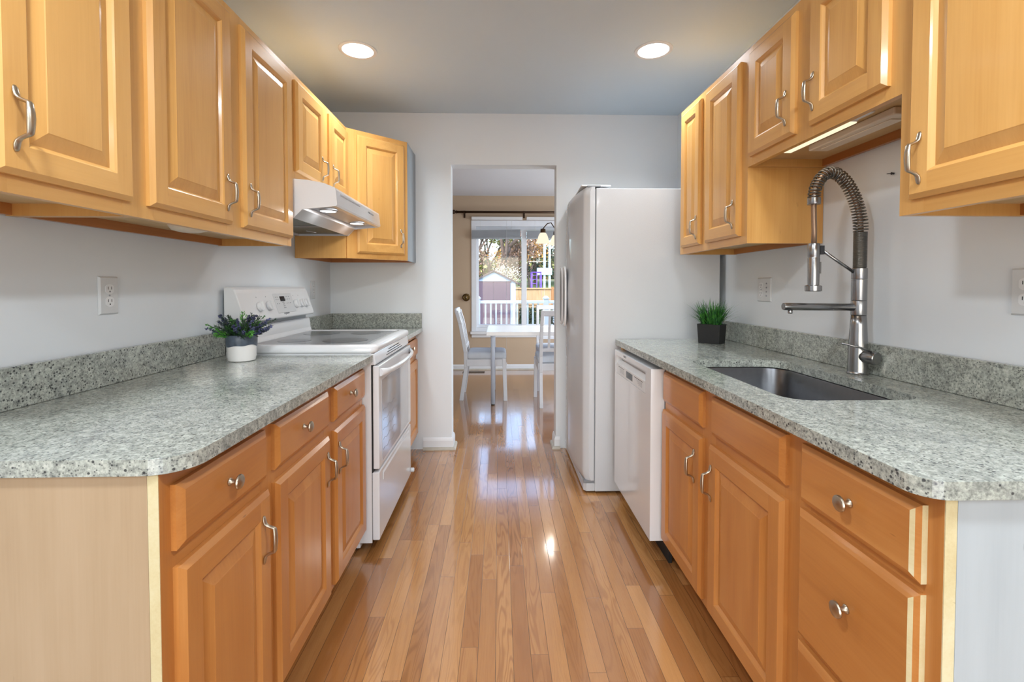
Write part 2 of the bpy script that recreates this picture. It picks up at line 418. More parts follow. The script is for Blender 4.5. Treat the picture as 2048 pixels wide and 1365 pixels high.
b = MB(); b.box(-3.1, XL-.12, .45, .57, 0, ZC); struct('wall_return_left', b, wall_mat)
b = MB(); b.box(XR_+.12, 3.1, .45, .57, 0, ZC); struct('wall_return_right', b, wall_mat)
b = MB(); b.box(-3.1, -3.0, -4.1, .45, 0, ZC); struct('wall_rear_left', b, wall_mat)
b = MB(); b.box(3.0, 3.1, -4.1, .45, 0, ZC); struct('wall_rear_right', b, wall_mat)
b = MB(); b.box(-3.0, -1.75, -4.1, -3.98, 0, ZC); b.box(1.95, 3.0, -4.1, -3.98, 0, ZC); b.box(-1.75, 1.95, -4.1, -3.98, 2.3, ZC); struct('wall_rear', b, wall_mat)

# baseboards with shoe moulding: (x0,x1) along the middle wall, doorway returns, far wall
def baseboard(name, path, h=.085, closed=False):
    """profile swept along a floor path of (x,y); the room lies to the left of the direction of travel"""
    P = [Vector((x, y)) for x, y in path]; nrm = []
    for i in range(len(P)):
        ds = []
        if i > 0: ds.append((P[i]-P[i-1]).normalized())
        if i < len(P)-1: ds.append((P[i+1]-P[i]).normalized())
        ns = [Vector((-d.y, d.x)) for d in ds]
        nrm.append(ns[0] if len(ns) == 1 else (ns[0]+ns[1])/(1+ns[0].dot(ns[1])))
    board = [(.0,0),(.012,0),(.012,h-.02),(.008,h-.008),(.004,h),(.0,h)]; shoe = [(.0122,0),(.030,0),(.029,.008),(.024,.015),(.0122,.018)]
    b = MB()
    for prof, mi in ((board,0),(shoe,1)):
        n = len(prof); vs = [(P[i].x+nrm[i].x*d, P[i].y+nrm[i].y*d, z) for i in range(len(P)) for d, z in prof]
        fs = [(i*n+k, i*n+(k+1)%n, (i+1)*n+(k+1)%n, (i+1)*n+k) for i in range(len(P)-1) for k in range(n)] + [tuple(range(n))[::-1], tuple((len(P)-1)*n+k for k in range(n))]
        b._add(vs, fs, mi)
    return struct(name, b, [trim_mat, shoe_mat])
baseboard('baseboard_middle_left', [(OX0, YF+.13), (OX0, YF), (-.553, YF)][::1])
baseboard('baseboard_middle_right', [(OX1+.03, YF), (OX1, YF), (OX1, YF+.13)])
baseboard('baseboard_far', [(DX1, YD), (DX0, YD)], .075)

# ------------------------------------------------------------------ dining window
b = MB()
def vbar(b, x0, x1, z0, z1, y0, y1): b.box(x0, x1, y0, y1, z0, z1)
fr = MB()
# casing return and outer vinyl frame
fr.box(WX0-.045, WX0+.025, YD-.012, YD+.10, WZ0+.0005, WZ1-.0855); fr.box(WX1-.025, WX1+.045, YD-.012, YD+.10, WZ0+.0005, WZ1-.0855)
fr.box(WX0-.045, WX1+.045, YD-.012, YD+.10, WZ1-.085, WZ1)
fr.box(WX0+.0255, WX1-.0255, YD+.031, YD+.099, WZ1-.13, WZ1-.0855)
fr.box(WX0+.0255, WX1-.0255, YD+.001, YD+.099, WZ0+.001, WZ0+.055)
fr.box(.322, .392, YD+.002, YD+.09, WZ0+.0555, WZ1-.1305)
for xa, xb in ((WX0+.026, .3215), (.3925, WX1-.026)):
    fr.box(xa, xb, YD+.032, YD+.08, WZ0+.0555, WZ0+.095)
    fr.box(xa, xa+.03, YD+.032, YD+.08, WZ0+.0955, WZ1-.1305) if xa < 0 else fr.box(xb-.03, xb, YD+.032, YD+.08, WZ0+.0955, WZ1-.1305)
win = struct('window_1', fr, vinyl, .002)
gp = MB(); gp.box(WX0+.05, .325, YD+.052, YD+.056, WZ0+.09, WZ1-.12); gp.build('pane', glass_mat, win)
gp = MB(); gp.box(.39, WX1-.05, YD+.052, YD+.056, WZ0+.09, WZ1-.12); gp.build('pane', glass_mat, win)
sl = MB(); sl.box(WX0-.06, WX1+.06, YD-.055, YD+.0, WZ0-.035, WZ0); sl.box(WX0-.045, WX1+.045, YD-.016, YD, WZ0-.085, WZ0-.035)
sl.build('sill', trim_mat, win, .003)

# ================================================================== cabinet builders
FL = frame((-.603, 0, 0), (0,1,0), (1,0,0)); FR = frame((.705, 0, 0), (0,1,0), (-1,0,0))
UL = frame((-.905, 0, 0), (0,1,0), (1,0,0)); UR = frame((.990, 0, 0), (0,1,0), (-1,0,0))
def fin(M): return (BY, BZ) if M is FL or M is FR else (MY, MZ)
def raised_door(M, u0, u1, v0, v1, parent, worn=False, st=.056):
    b = MB(M); t = .019
    def q(p, mi): b._add(p, [(0,1,2,3)], mi)
    def R(i, w): return [(u0+i, v0+i, w), (u1-i, v0+i, w), (u1-i, v1-i, w), (u0+i, v1-i, w)]
    def band(A, B, side=(1,0,1,0), near=None):
        for k in range(4):
            k2 = (k+1) % 4; mi = (1,0,1,0)[k]
            if k == 3 and worn: mi = near if near is not None else mi
            q([A[k], A[k2], B[k2], B[k]], mi)
    r0, r1, r2 = R(0, 0), R(0, .010), R(.011, t)
    band(r0, r1, near=2); band(r1, r2, near=2)
    q(r0[::-1], 0)
    a0, a1, c0, c1 = u0+.011, u1-.011, v0+.011, v1-.011
    i0, i1, j0, j1 = u0+st, u1-st, v0+st, v1-st
    q([(a0,c0,t),(i0,c0,t),(i0,c1,t),(a0,c1,t)], 0); q([(i1,c0,t),(a1,c0,t),(a1,c1,t),(i1,c1,t)], 0)
    q([(i0,c0,t),(i1,c0,t),(i1,j0,t),(i0,j0,t)], 1); q([(i0,j1,t),(i1,j1,t),(i1,c1,t),(i0,c1,t)], 1)
    r3, r4, r5, r6, r7 = R(st, t), R(st+.004, t-.003), R(st+.010, t-.010), R(st+.038, t-.002), R(st+.040, t-.001)
    band(r3, r4); band(r4, r5)
    for A, B in ((r5, r6), (r6, r7)):
        for k in range(4): q([A[k], A[(k+1)%4], B[(k+1)%4], B[k]], 0)
    q(r7, 0)
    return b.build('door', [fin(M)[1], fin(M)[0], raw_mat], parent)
def drawer_front(M, u0, u1, v0, v1, parent, worn=False, name='drawer', bevel_w=.014, knob=None):
    b = MB(M); t = .019
    def R(i, w): return [(u0+i, v0+i, w), (u1-i, v0+i, w), (u1-i, v1-i, w), (u0+i, v1-i, w)]
    def q(p, mi): b._add(p, [(0,1,2,3)], mi)
    rs = [R(0,0), R(0,.010), R(.0075,.0150), R(bevel_w, t)]
    for i, (A, B) in enumerate(zip(rs, rs[1:])):
        for k in range(4): q([A[k], A[(k+1)%4], B[(k+1)%4], B[k]], 1 if (k == 3 and worn and i != 1) else 0)
    q(rs[0][::-1], 0); q(rs[-1], 0)
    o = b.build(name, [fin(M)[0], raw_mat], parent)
    if knob:
        k = MB(M); k.lathe([(.0085,.019),(.0085,.0205),(.0065,.0225),(.0048,.027),(.0048,.031),(.009,.0345),(.0150,.038),(.0162,.0405),(.0150,.0435),(.0100,.0462),(.0001,.0475)],
                (knob[0], knob[1], 0), (0,0,1), 28)
        k.build('knob', nickel, o)
    return o
def handle(M, u, v, parent, h=.060):
    half = [(-1.0,.0200,.0030,.0014),(-.93,.0212,.0058,.0024),(-.80,.0222,.0068,.0030),(-.68,.0240,.0060,.0034),(-.60,.0290,.0050,.0034),(-.53,.0385,.0048,.0036),(-.49,.0448,.0056,.0038),(-.45,.0466,.0068,.0042),(-.2,.0480,.0078,.0048)]
    seq = half + [(0,.0484,.0082,.0050)] + [(-a, w, ru, rw) for a, w, ru, rw in half[::-1]]
    b = MB(M); b.tube([(u, v+a*h, w) for a, w, ru, rw in seq], 0, 12, flat=[(ru, rw) for a, w, ru, rw in seq], up=(1,0,0))
    return b.build('handle', nickel, parent)
def face_frame(M, u0, u1, v0, v1, stiles, rails, parent, t=.019, mats=None):
    b = MB(M)
    for a, c in stiles: b.box(a, c, v0, v1, -t, 0, 0)
    ss = sorted(stiles)
    for i in range(len(ss)-1):
        for a, c in rails: b.box(ss[i][1], ss[i+1][0], a, c, -t, -.0003, 1)
    return b.build('face_frame', mats or [fin(M)[1], fin(M)[0]], parent)

# ------------------------------------------------------------------ base cabinets
def base_cabinet(label, side, y0, y1, xw, stiles, rails, group='wooden base cabinets', extra=None):
    """side -1 left, +1 right; xw wall x"""
    M = FL if side < 0 else FR; xf = M.translation.x; s = side
    root = thing('base_cabinet', label, 'cabinet', ((xw+xf)/2, (y0+y1)/2, 0), group)
    b = MB(); xa, xb = sorted((xw - s*.003, xf + s*.0195)); b.box(xa, xb, y0+.0015, y0+.0165, .10, .857); b.box(xa, xb, y1-.016, y1-.001, .10, .857); b.box(xa, xb, y0+.0165, y1-.016, .10, .115)
    bk = sorted((xw - s*.003, xw - s*.009)); b.box(bk[0], bk[1], y0+.0165, y1-.016, .115, .857)
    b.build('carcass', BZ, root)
    k = MB(); ka, kb = sorted((xf + s*.075, xf + s*.093)); k.box(ka, kb, y0+.001, y1-.001, 0, .10); k.build('toe_kick', rail_mat, root)
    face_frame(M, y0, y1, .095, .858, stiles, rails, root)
    return root, M
GB = 'wooden base cabinets'
# left run, near cabinet (one door)
c, M = base_cabinet('single-door base cabinet at the near end of the left run, pale panel on its end', -1, .845, 1.236, XL, [(.845,.895),(1.196,1.236)], [(.095,.135),(.665,.705),(.82,.858)])
p = MB(); p.box(XL+.004, -.6225, .8435, .8465, .0, .858); p.build('end_panel', panel_mat, c)['label'] = 'pale maple end panel'
p = MB(); p.box(-.622, -.6032, .8435, .8452, .095, .858); p.build('edge_strip', raw_mat, c)['label'] = 'bare cream wood edge'
d = drawer_front(M, .873, 1.205, .705, .828, c, knob=(1.03, .768))
d = raised_door(M, .876, 1.217, .125, .672, c); handle(M, 1.172, .562, d)
# left run, second cabinet (two doors)
c, M = base_cabinet('double-door base cabinet between the near left cabinet and the white range', -1, 1.236, 2.084, XL, [(1.236,1.275),(1.630,1.710),(2.05,2.084)], [(.095,.135),(.665,.705),(.82,.858)])
drawer_front(M, 1.254, 1.640, .705, .828, c, knob=(1.418, .772)); drawer_front(M, 1.700, 2.076, .705, .828, c, knob=(1.864, .772))
d = raised_door(M, 1.254, 1.644, .110, .672, c); handle(M, 1.612, .565, d)
d = raised_door(M, 1.700, 2.078, .110, .672, c); handle(M, 1.728, .565, d)
# left run, narrow cabinet beyond the range
c, M = base_cabinet('small base cabinet beyond the range, against the doorway wall', -1, 2.858, 3.432, XL, [(2.858,2.91),(3.38,3.432)], [(.095,.135),(.665,.705),(.82,.858)])
drawer_front(M, 2.89, 3.410, .700, .815, c, knob=(3.136, .775))
d = raised_door(M, 2.89, 3.410, .125, .665, c); handle(M, 2.93, .570, d)
# right run, drawer stack at the near end
c, M = base_cabinet('three-drawer base cabinet at the near end of the right run, grey end panel', 1, .720, 1.075, XR_, [(.720,.770),(1.038,1.075)], [(.095,.135),(.36,.40),(.665,.705),(.82,.858)])
p = MB(); p.box(.7245, XR_-.004, .7175, .7215, 0, .858); p.build('end_panel', grey_panel_mat, c)['label'] = 'pale grey woodgrain end panel'
p = MB(); p.box(.7052, .7242, .7180, .7202, .095, .858); p.build('edge_strip', raw_mat, c)['label'] = 'bare cream wood edge'
drawer_front(M, .748, 1.057, .700, .832, c, True, knob=(.896, .767)); drawer_front(M, .748, 1.060, .388, .682, c, True, knob=(.900, .553))
drawer_front(M, .748, 1.060, .110, .372, c, True, knob=(.900, .250))
# right run, sink cabinet
c, M = base_cabinet('double-door base cabinet under the sink, plain false fronts above its doors', 1, 1.075, 1.972, XR_, [(1.075,1.135),(1.505,1.600),(1.95,1.972)], [(.095,.135),(.665,.705),(.82,.858)])
drawer_front(M, 1.117, 1.512, .708, .832, c, name='false_front'); drawer_front(M, 1.583, 1.960, .708, .832, c, name='false_front')
d = raised_door(M, 1.117, 1.525, .112, .672, c); handle(M, 1.498, .552, d)
d = raised_door(M, 1.583, 1.968, .112, .672, c); handle(M, 1.630, .558, d)
# filler between dishwasher and fridge
f = MB(); f.box(.690, .712, 2.612, 2.650, .02, .858); f.box(.712, 1.29, 2.632, 2.650, .02, .858)
tag(f.build('filler_panel', [MZ]), 'narrow wooden filler strip between dishwasher and fridge', 'panel')

# ------------------------------------------------------------------ wall cabinets
GU = 'wooden wall cabinets'
def wall_cabinet(label, side, y0, y1, z0, z1, xw, stiles, rails, near_mat=None):
    M = UL if side < 0 else UR; xf = M.translation.x; s = side
    root = thing('wall_cabinet', label, 'cabinet', ((xw+xf)/2, (y0+y1)/2, z0), GU)
    xa, xb = sorted((xw - s*.002, xf + s*.0192))
    b = MB(); b.box(xa, xb, y0+.0008, y0+.0135, z0, z1, 0); b.box(xa, xb, y1-.0135, y1-.0008, z0, z1, 0)
    b.box(xa, xb, y0+.0135, y1-.0135, z0+.030, z0+.042, 1); b.box(xa, xb, y0+.0135, y1-.0135, z1-.014, z1-.002, 0)
    bx = sorted((xw - s*.002, xw - s*.008)); b.box(bx[0], bx[1], y0+.0135, y1-.0135, z0+.042, z1-.014, 0)
    b.build('carcass', [near_mat or MZ, under_mat], root)
    r = MB(); ra, rb = sorted((xw - s*.003, xw - s*.018)); r.box(ra, rb, y0+.0135, y1-.0135, z0+.002, z0+.030); r.build('hanging_rail', rail_mat, root)
    face_frame(M, y0, y1, z0, z1, stiles, rails, root)
    return root, M
T = 2.130
c, M = wall_cabinet('single-door wall cabinet nearest the viewer on the left wall', -1, .845, 1.212, 1.365, T, XL, [(.845,.90),(1.165,1.212)], [(1.365,1.41),(2.08,T)])
d = raised_door(M, .868, 1.186, 1.398, 2.100, c); handle(M, .898, 1.500, d)
cL1 = c
c, M = wall_cabinet('double-door wall cabinet between the near left wall cabinet and the range hood', -1, 1.212, 2.090, 1.365, T, XL, [(1.212,1.27),(1.60,1.70),(2.055,2.090)], [(1.365,1.41),(2.08,T)])
d = raised_door(M, 1.243, 1.616, 1.398, 2.100, c); handle(M, 1.578, 1.498, d)
d = raised_door(M, 1.688, 2.078, 1.398, 2.100, c); handle(M, 1.720, 1.498, d)
c, M = wall_cabinet('short double-door wall cabinet directly above the range hood', -1, 2.090, 2.845, 1.662, T, XL, [(2.090,2.14),(2.44,2.55),(2.815,2.845)], [(1.662,1.71),(2.08,T)])
d = raised_door(M, 2.125, 2.458, 1.698, 2.100, c); handle(M, 2.415, 1.780, d)
d = raised_door(M, 2.538, 2.832, 1.698, 2.100, c); handle(M, 2.570, 1.780, d)
# diagonal corner cabinet
A = Vector((-.905, 2.846, 0)); B = Vector((-.600, 3.128, 0)); dirAB = (B-A).normalized(); nAB = Vector((dirAB.y, -dirAB.x, 0)); LAB = (B-A).length
MD_ = frame((A.x, A.y, 0), dirAB, nAB)
root = thing('corner_wall_cabinet', 'diagonal single-door corner wall cabinet with a grey-painted right side', 'cabinet', (-.95, 3.2, 1.358))
b = MB(); z0, z1 = 1.358, 2.130
inner = [(XL+.004, 2.860), (A.x-.014, A.y+.014), (B.x-.018, B.y+.012), (B.x-.015, YF-.003), (XL+.004, YF-.003)]
def wallseg(b, p, q, th, z0, z1, mi):
    p = Vector(p); q = Vector(q); dd = (q-p).normalized(); n = Vector((-dd.y, dd.x))*th
    b.prism([tuple(p), tuple(q), tuple(q+n), tuple(p+n)], 'z', z0, z1, mi)
wallseg(b, (XL+.002, 2.847), (A.x-.006, 2.847), .012, z0, z1, 0)
b.prism(inner, 'z', z0+.03, z0+.042, 0); b.prism(inner, 'z', z1-.012, z1-.001, 0)
b.build('carcass', [MZ], root)
g = MB(); g.box(B.x-.014, B.x, B.y+.004, YF-.003, z0, z1); g.build('side_panel', simple('blue_grey_paint', srgb(158,166,174), .55), root)['label'] = 'grey-painted side panel'
r = MB(); r.box(XL+.003, XL+.018, 2.86, YF-.004, z0+.002, z0+.03); r.box(XL+.018, B.x-.015, YF-.018, YF-.004, z0+.002, z0+.03); r.build('hanging_rail', rail_mat, root)
face_frame(MD_, 0, LAB, z0, z1, [(0,.075),(LAB-.05,LAB)], [(z0,z0+.05),(z1-.05,z1)], root)
d = raised_door(MD_, .062, LAB-.028, 1.392, 2.100, root); handle(MD_, LAB-.060, 1.497, d)
# right wall
c, M = wall_cabinet('single-door wall cabinet nearest the viewer on the right wall', 1, .700, 1.147, 1.365, T, XR_, [(.700,.75),(1.08,1.147)], [(1.365,1.41),(2.08,T)])
d = raised_door(M, .722, 1.110, 1.398, 2.100, c); handle(M, 1.073, 1.488, d)
cR1 = c
c, M = wall_cabinet('short double-door wall cabinet above the sink on the right wall', 1, 1.147, 1.866, 1.665, T, XR_, [(1.147,1.20),(1.47,1.56),(1.835,1.866)], [(1.665,1.71),(2.08,T)])
d = raised_door(M, 1.180, 1.480, 1.698, 2.100, c); handle(M, 1.452, 1.795, d)
d = raised_door(M, 1.556, 1.843, 1.698, 2.100, c); handle(M, 1.592, 1.795, d)
c, M = wall_cabinet('tall double-door wall cabinet beside the fridge on the right wall', 1, 1.866, 2.562, 1.363, T, XR_, [(1.866,1.925),(2.20,2.31),(2.53,2.562)], [(1.363,1.41),(2.08,T)])
d = raised_door(M, 1.912, 2.226, 1.396, 2.100, c); handle(M, 1.950, 1.490, d)
d = raised_door(M, 2.285, 2.520, 1.396, 2.100, c, st=.05); handle(M, 2.316, 1.482, d)

# ================================================================== worktops
def slab(loops, z0, z1, name, parent, bevel=.004):
    """loops: outer + hole outlines (x,y)"""
    bm = bmesh.new(); allE = []
    for lp in loops:
        vs = [bm.verts.new((x, y, z1)) for x, y in lp]
        for i in range(len(vs)): allE.append(bm.edges.new((vs[i], vs[(i+1) % len(vs)])))
    bmesh.ops.triangle_fill(bm, use_beauty=True, use_dissolve=False, edges=allE)
    geo = bmesh.ops.extrude_face_region(bm, geom=list(bm.faces))
    for v in [g for g in geo['geom'] if isinstance(g, bmesh.types.BMVert)]: v.co.z = z0
    bmesh.ops.recalc_face_normals(bm, faces=bm.faces)
    off = parent_loc(parent)
    for v in bm.verts: v.co -= off
    me = bpy.data.meshes.new(name); bm.to_mesh(me); bm.free(); me.materials.append(granite_mat)
    o = bpy.data.objects.new(name, me); C.objects.link(o); o.parent = parent
    m = o.modifiers.new('bevel', 'BEVEL'); m.width = bevel; m.segments = 3; m.limit_method = 'ANGLE'; m.angle_limit = math.radians(50)
    return o
def arc(cx, cy, r, a0, a1, n=10): return [(cx + r*math.cos(math.radians(a0+(a1-a0)*i/n)), cy + r*math.sin(math.radians(a0+(a1-a0)*i/n))) for i in range(n+1)]
ZT = .889; ZB = .859
t = thing('countertop', 'speckled grey granite worktop of the left run, from its rounded near corner to the range', 'countertop', (-.88, 1.46, ZB), 'granite worktops')
r = .072
slab([[(XL+.002, 2.086), (XL+.002, .836)] + arc(-.555-r, .836+r, r, -90, 0) + [(-.555, 2.086)]], ZB, ZT, 'slab', t)
b = MB(); b.box(XL+.002, XL+.022, .836, 2.086, ZT+.0005, .994); b.build('backsplash', granite_mat, t, .002)
t = thing('countertop', 'short granite worktop between the range and the doorway wall', 'countertop', (-.88, 3.15, ZB), 'granite worktops')
slab([[(XL+.002, YF-.002), (XL+.002, 2.856), (-.555, 2.856), (-.555, YF-.002)]], ZB, ZT, 'slab', t)
b = MB(); b.box(XL+.002, XL+.022, 2.856, YF-.003, ZT+.0005, .994); b.box(XL+.022, -.558, YF-.022, YF-.003, ZT+.0005, .994); b.build('backsplash', granite_mat, t, .002)
t = thing('countertop', 'granite worktop of the right run with the sink cut into it', 'countertop', (.98, 1.7, ZB), 'granite worktops')
r = .07; SX0, SX1, SY0, SY1 = .772, 1.150, 1.222, 1.912
hole = arc(SX0+r, SY0+r, r, 180, 270) + arc(SX1-r, SY0+r, r, 270, 360) + arc(SX1-r-.02, SY1-r-.02, r+.02, 0, 90) + arc(SX0+r, SY1-r, r, 90, 180)
ro = .046
slab([[(XR_-.002, .706)] + arc(.660+ro, .706+ro, ro, 270, 180) + [(.660, 2.656), (XR_-.002, 2.656)], hole], ZB, ZT, 'slab', t)
b = MB(); b.box(XR_-.022, XR_-.002, .706, 2.656, ZT+.0005, .994); b.build('backsplash', granite_mat, t, .002)
# ------------------------------------------------------------------ sink
t = thing('sink', 'undermount stainless steel sink bowl in the right worktop', 'sink', (.96, 1.57, .66))
def rr(inset, z, rad):
    x0, x1, y0, y1 = SX0+inset, SX1-inset, SY0+inset, SY1-inset
    return [(x, y, z) for x, y in arc(x0+rad, y0+rad, rad, 180, 270, 8) + arc(x1-rad, y0+rad, rad, 270, 360, 8) + arc(x1-rad, y1-rad, rad, 0, 90, 8) + arc(x0+rad, y1-rad, rad, 90, 180, 8)]
levels = [rr(-.022, .8585, .09), rr(-.004, .8585, .074), rr(.0, .853, .07), rr(.006, .72, .07), rr(.018, .685, .07), rr(.045, .668, .06)]
b = MB(); n = len(levels[0]); vs = [p for l in levels for p in l]; fs = []
for i in range(len(levels)-1):
    for k in range(n): fs.append((i*n+k, i*n+(k+1)%n, (i+1)*n+(k+1)%n, (i+1)*n+k))
b._add(vs, fs, 0, True); b._add(levels[-1], [tuple(range(n))], 0, False)
o = b.build('basin', simple('sink_steel', srgb(112,113,116), .34, metal=1, noise_amt=.05, nscale=50), t, recalc=False)
b = MB(); b.lathe([(.045,.669),(.045,.672),(.034,.672),(.030,.669),(.0,.669)], (.98, 1.62, 0), (0,0,1), 24); b.build('drain', steel, t)
# ------------------------------------------------------------------ faucet
FX, FY = 1.238, 1.592
t = thing('faucet', 'tall steel kitchen faucet with a coiled spring neck and a pull-down spray head', 'faucet', (FX, FY, ZT))
b = MB(); b.lathe([(.033,.889),(.033,.892),(.0305,.895),(.030,.900),(.0285,.98),(.0245,1.06),(.0225,1.092)], (FX, FY, 0), n=40); b.build('base', steel, t)
b = MB(); b.lathe([(.0228,1.0925),(.0232,1.094),(.0232,1.141),(.0228,1.142)], (FX, FY, 0), n=40)
b.lathe([(.0228,1.1425),(.0232,1.144),(.0232,1.214),(.0228,1.2145)], (FX, FY, 0), n=40)
b.lathe([(.0228,1.2155),(.0234,1.217),(.0234,1.252),(.021,1.254)], (FX, FY, 0), n=40); b.build('column', steel, t)
# swivel spout over the bowl
b = MB(); b.lathe([(.0125,.02),(.0128,.24),(.0125,.262),(.0118,.264),(0,.264)], (FX, FY, 1.119), (-1, 0, .012), 28)
b.lathe([(.0075,0),(.0075,.010),(.0060,.012),(0,.012)], (FX-.240, FY, 1.1095), (0,0,-1), 18); b.build('spout', steel, t)
# mixer handle
hd = Vector((.22, -1, -.02)).normalized(); hp = Vector((FX, FY, .952))
b = MB(); b.lathe([(.021,.015),(.021,.030),(.0215,.031),(.0215,.066),(.0195,.068),(0,.068)], hp, hd, 32); o = b.build('mixer_barrel', steel, t)
e = hp + hd*.055 + Vector((-.008, 0, .0215)); b = MB(); b.tube([e, e + Vector((-.035, .004, .014)), e + Vector((-.095, .010, .028))], .0032, 10); b.build('lever', steel, o)
# spring path
path = [(1.240,1.376),(1.238,1.412),(1.230,1.451),(1.219,1.485),(1.207,1.511),(1.192,1.537),(1.175,1.558),(1.156,1.573),(1.137,1.580),(1.118,1.577),(1.101,1.565),(1.088,1.547),(1.079,1.526),(1.075,1.504),(1.0745,1.486)]
def interp(P, s):
    import bisect
    L = [0]
    for a, c in zip(P, P[1:]): L.append(L[-1] + math.hypot(c[0]-a[0], c[1]-a[1]))
    d = s*L[-1]; i = min(max(bisect.bisect_right(L, d)-1, 0), len(P)-2); f = (d-L[i])/(L[i+1]-L[i])
    return (P[i][0]+(P[i+1][0]-P[i][0])*f, P[i][1]+(P[i+1][1]-P[i][1])*f), ((P[i+1][0]-P[i][0]), (P[i+1][1]-P[i][1]))
pts = []; turns = 36; N = turns*16
for i in range(N+1):
    s_ = i/N; (x, z), (dx, dz) = interp(path, s_); l = math.hypot(dx, dz); nx, nz = dz/l, -dx/l; a = 2*PI*turns*s_; R_ = .0208 - .003*s_
    pts.append((x + nx*math.cos(a)*R_, FY + math.sin(a)*R_, z + nz*math.cos(a)*R_))
b = MB(); b.tube(pts, .0024, 6); b.build('spring', spring_steel, t)
b = MB(); pts = []; turns = 30; N = turns*14
for i in range(N+1):
    a = 2*PI*turns*i/N; pts.append((FX+.001+math.cos(a)*.0188, FY+math.sin(a)*.0188, 1.254 + .122*i/N))
b.tube(pts, .0022, 6); b.lathe([(.0175,1.254),(.0175,1.376)], (FX+.001, FY, 0), n=24); b.build('tight_coil', spring_steel, t)
b = MB(); hp_ = [(x, FY, z) for x, z in path] + [(1.0745, FY, 1.46), (1.076, FY, 1.42), (1.0775, FY, 1.38), (1.077, FY, 1.335)]
b.tube(hp_, .0085, 12); b.build('hose', hose_mat, t)
b = MB(); b.lathe([(.0195,1.470),(.0205,1.472),(.0205,1.492),(.0185,1.494),(.0,1.494)], (1.0745, FY, 0), n=28); b.build('spring_collar', steel, t)
b = MB(); b.lathe([(.0,1.338),(.0165,1.338),(.0185,1.335),(.0185,1.294),(.0175,1.292),(.0180,1.288),(.0185,1.286),(.0178,1.200),(.0178,1.196),(.0255,1.193),(.0258,1.176),(.0235,1.174),(0,1.175)], (1.077, FY, 0), n=32)
b.box(1.094, 1.100, FY-.006, FY+.006, 1.235, 1.275); o = b.build('spray_head', steel, t)
b = MB(); b.box(1.094, 1.108, FY-.010, FY+.010, 1.300, 1.330); b.build('holder_clip', dark_plastic, t)
b = MB(); b.tube([(1.104, FY, 1.316), (FX-.015, FY, 1.236)], .0052, 12); b.build('support_arm', steel, t)

# ================================================================== range
t = thing('range', 'white freestanding electric range with a glass cooktop set into the left run', 'range', (-.87, 2.47, 0))
b = MB(); b.box(-1.195, -.5655, 2.092, 2.098, .045, .905); b.box(-1.195, -.5655, 2.844, 2.850, .045, .905); b.box(-1.195, -1.185, 2.098, 2.844, .045, .905); b.box(-1.185, -.5655, 2.098, 2.844, .86, .905)
b.box(-1.185, -.62, 2.098, 2.844, .02, .06); b.build('body', enamel, t, .002)
b = MB(); b.box(-.60, -.5600, 2.0985, 2.8435, .06, .86); b.build('inner_cavity', dark_gap, t)
# cooktop frame: rounded slab with raised rim
def rrect(x0, x1, y0, y1, r, n=6): return arc(x0+r, y0+r, r, 180, 270, n) + arc(x1-r, y0+r, r, 270, 360, n) + arc(x1-r, y1-r, r, 0, 90, n) + arc(x0+r, y1-r, r, 90, 180, n)
def lev(b, levels, mi=0, smooth=True, cap0=True, cap1=True):
    n = len(levels[0]); vs = [p for l in levels for p in l]; fs = []
    for i in range(len(levels)-1):
        for k in range(n): fs.append((i*n+k, i*n+(k+1)%n, (i+1)*n+(k+1)%n, (i+1)*n+k))
    if cap0: fs.append(tuple(range(n))[::-1])
    if cap1: fs.append(tuple((len(levels)-1)*n+k for k in range(n)))
    return b._add(vs, fs, mi, smooth)
def rl(x0, x1, y0, y1, r, z): return [(x, y, z) for x, y in rrect(x0, x1, y0, y1, r)]
b = MB(); lev(b, [rl(-1.16,-.548,2.088,2.854,.03,.896), rl(-1.165,-.540,2.0875,2.8545,.035,.905), rl(-1.165,-.540,2.0875,2.8545,.035,.920), rl(-1.16,-.545,2.092,2.850,.033,.929), rl(-1.15,-.556,2.102,2.840,.03,.932), rl(-1.12,-.600,2.130,2.812,.012,.9315), rl(-1.115,-.606,2.136,2.806,.012,.927)], cap1=True)
b.build('cooktop_frame', enamel, t, recalc=True)
b = MB(); b.box(-1.112, -.609, 2.139, 2.803, .9272, .9288); b.build('cooktop_glass', glass_top, t)
for cx, cy, rr_ in ((-.985,2.30,.075),(-.985,2.65,.095),(-.745,2.31,.105),(-.745,2.66,.080)):
    b = MB(); b.lathe([(rr_,.9289),(rr_,.9293),(0,.9293)], (cx, cy, 0), n=48); b.build('cooking_zone', zone_mat, t)
# white guard rising behind the cooktop, dark slot, control console
b = MB(); b.prism([(-1.195,.905),(-1.118,.905),(-1.118,.932),(-1.124,.95),(-1.130,1.000),(-1.136,1.006),(-1.195,1.006)], 'y', 2.092, 2.850); b.build('backguard', enamel, t, .004)
b = MB(); b.box(-1.195, -1.150, 2.10, 2.84, 1.006, 1.045); b.build('vent_recess', enamel_grey, t)
cons = [(-1.198,1.030),(-1.112,1.026),(-1.106,1.032),(-1.108,1.044),(-1.146,1.160),(-1.154,1.176),(-1.168,1.186),(-1.198,1.187)]
b = MB(); b.prism(cons, 'y', 2.088, 2.854); b.build('control_console', plastic, t, .006, 3)
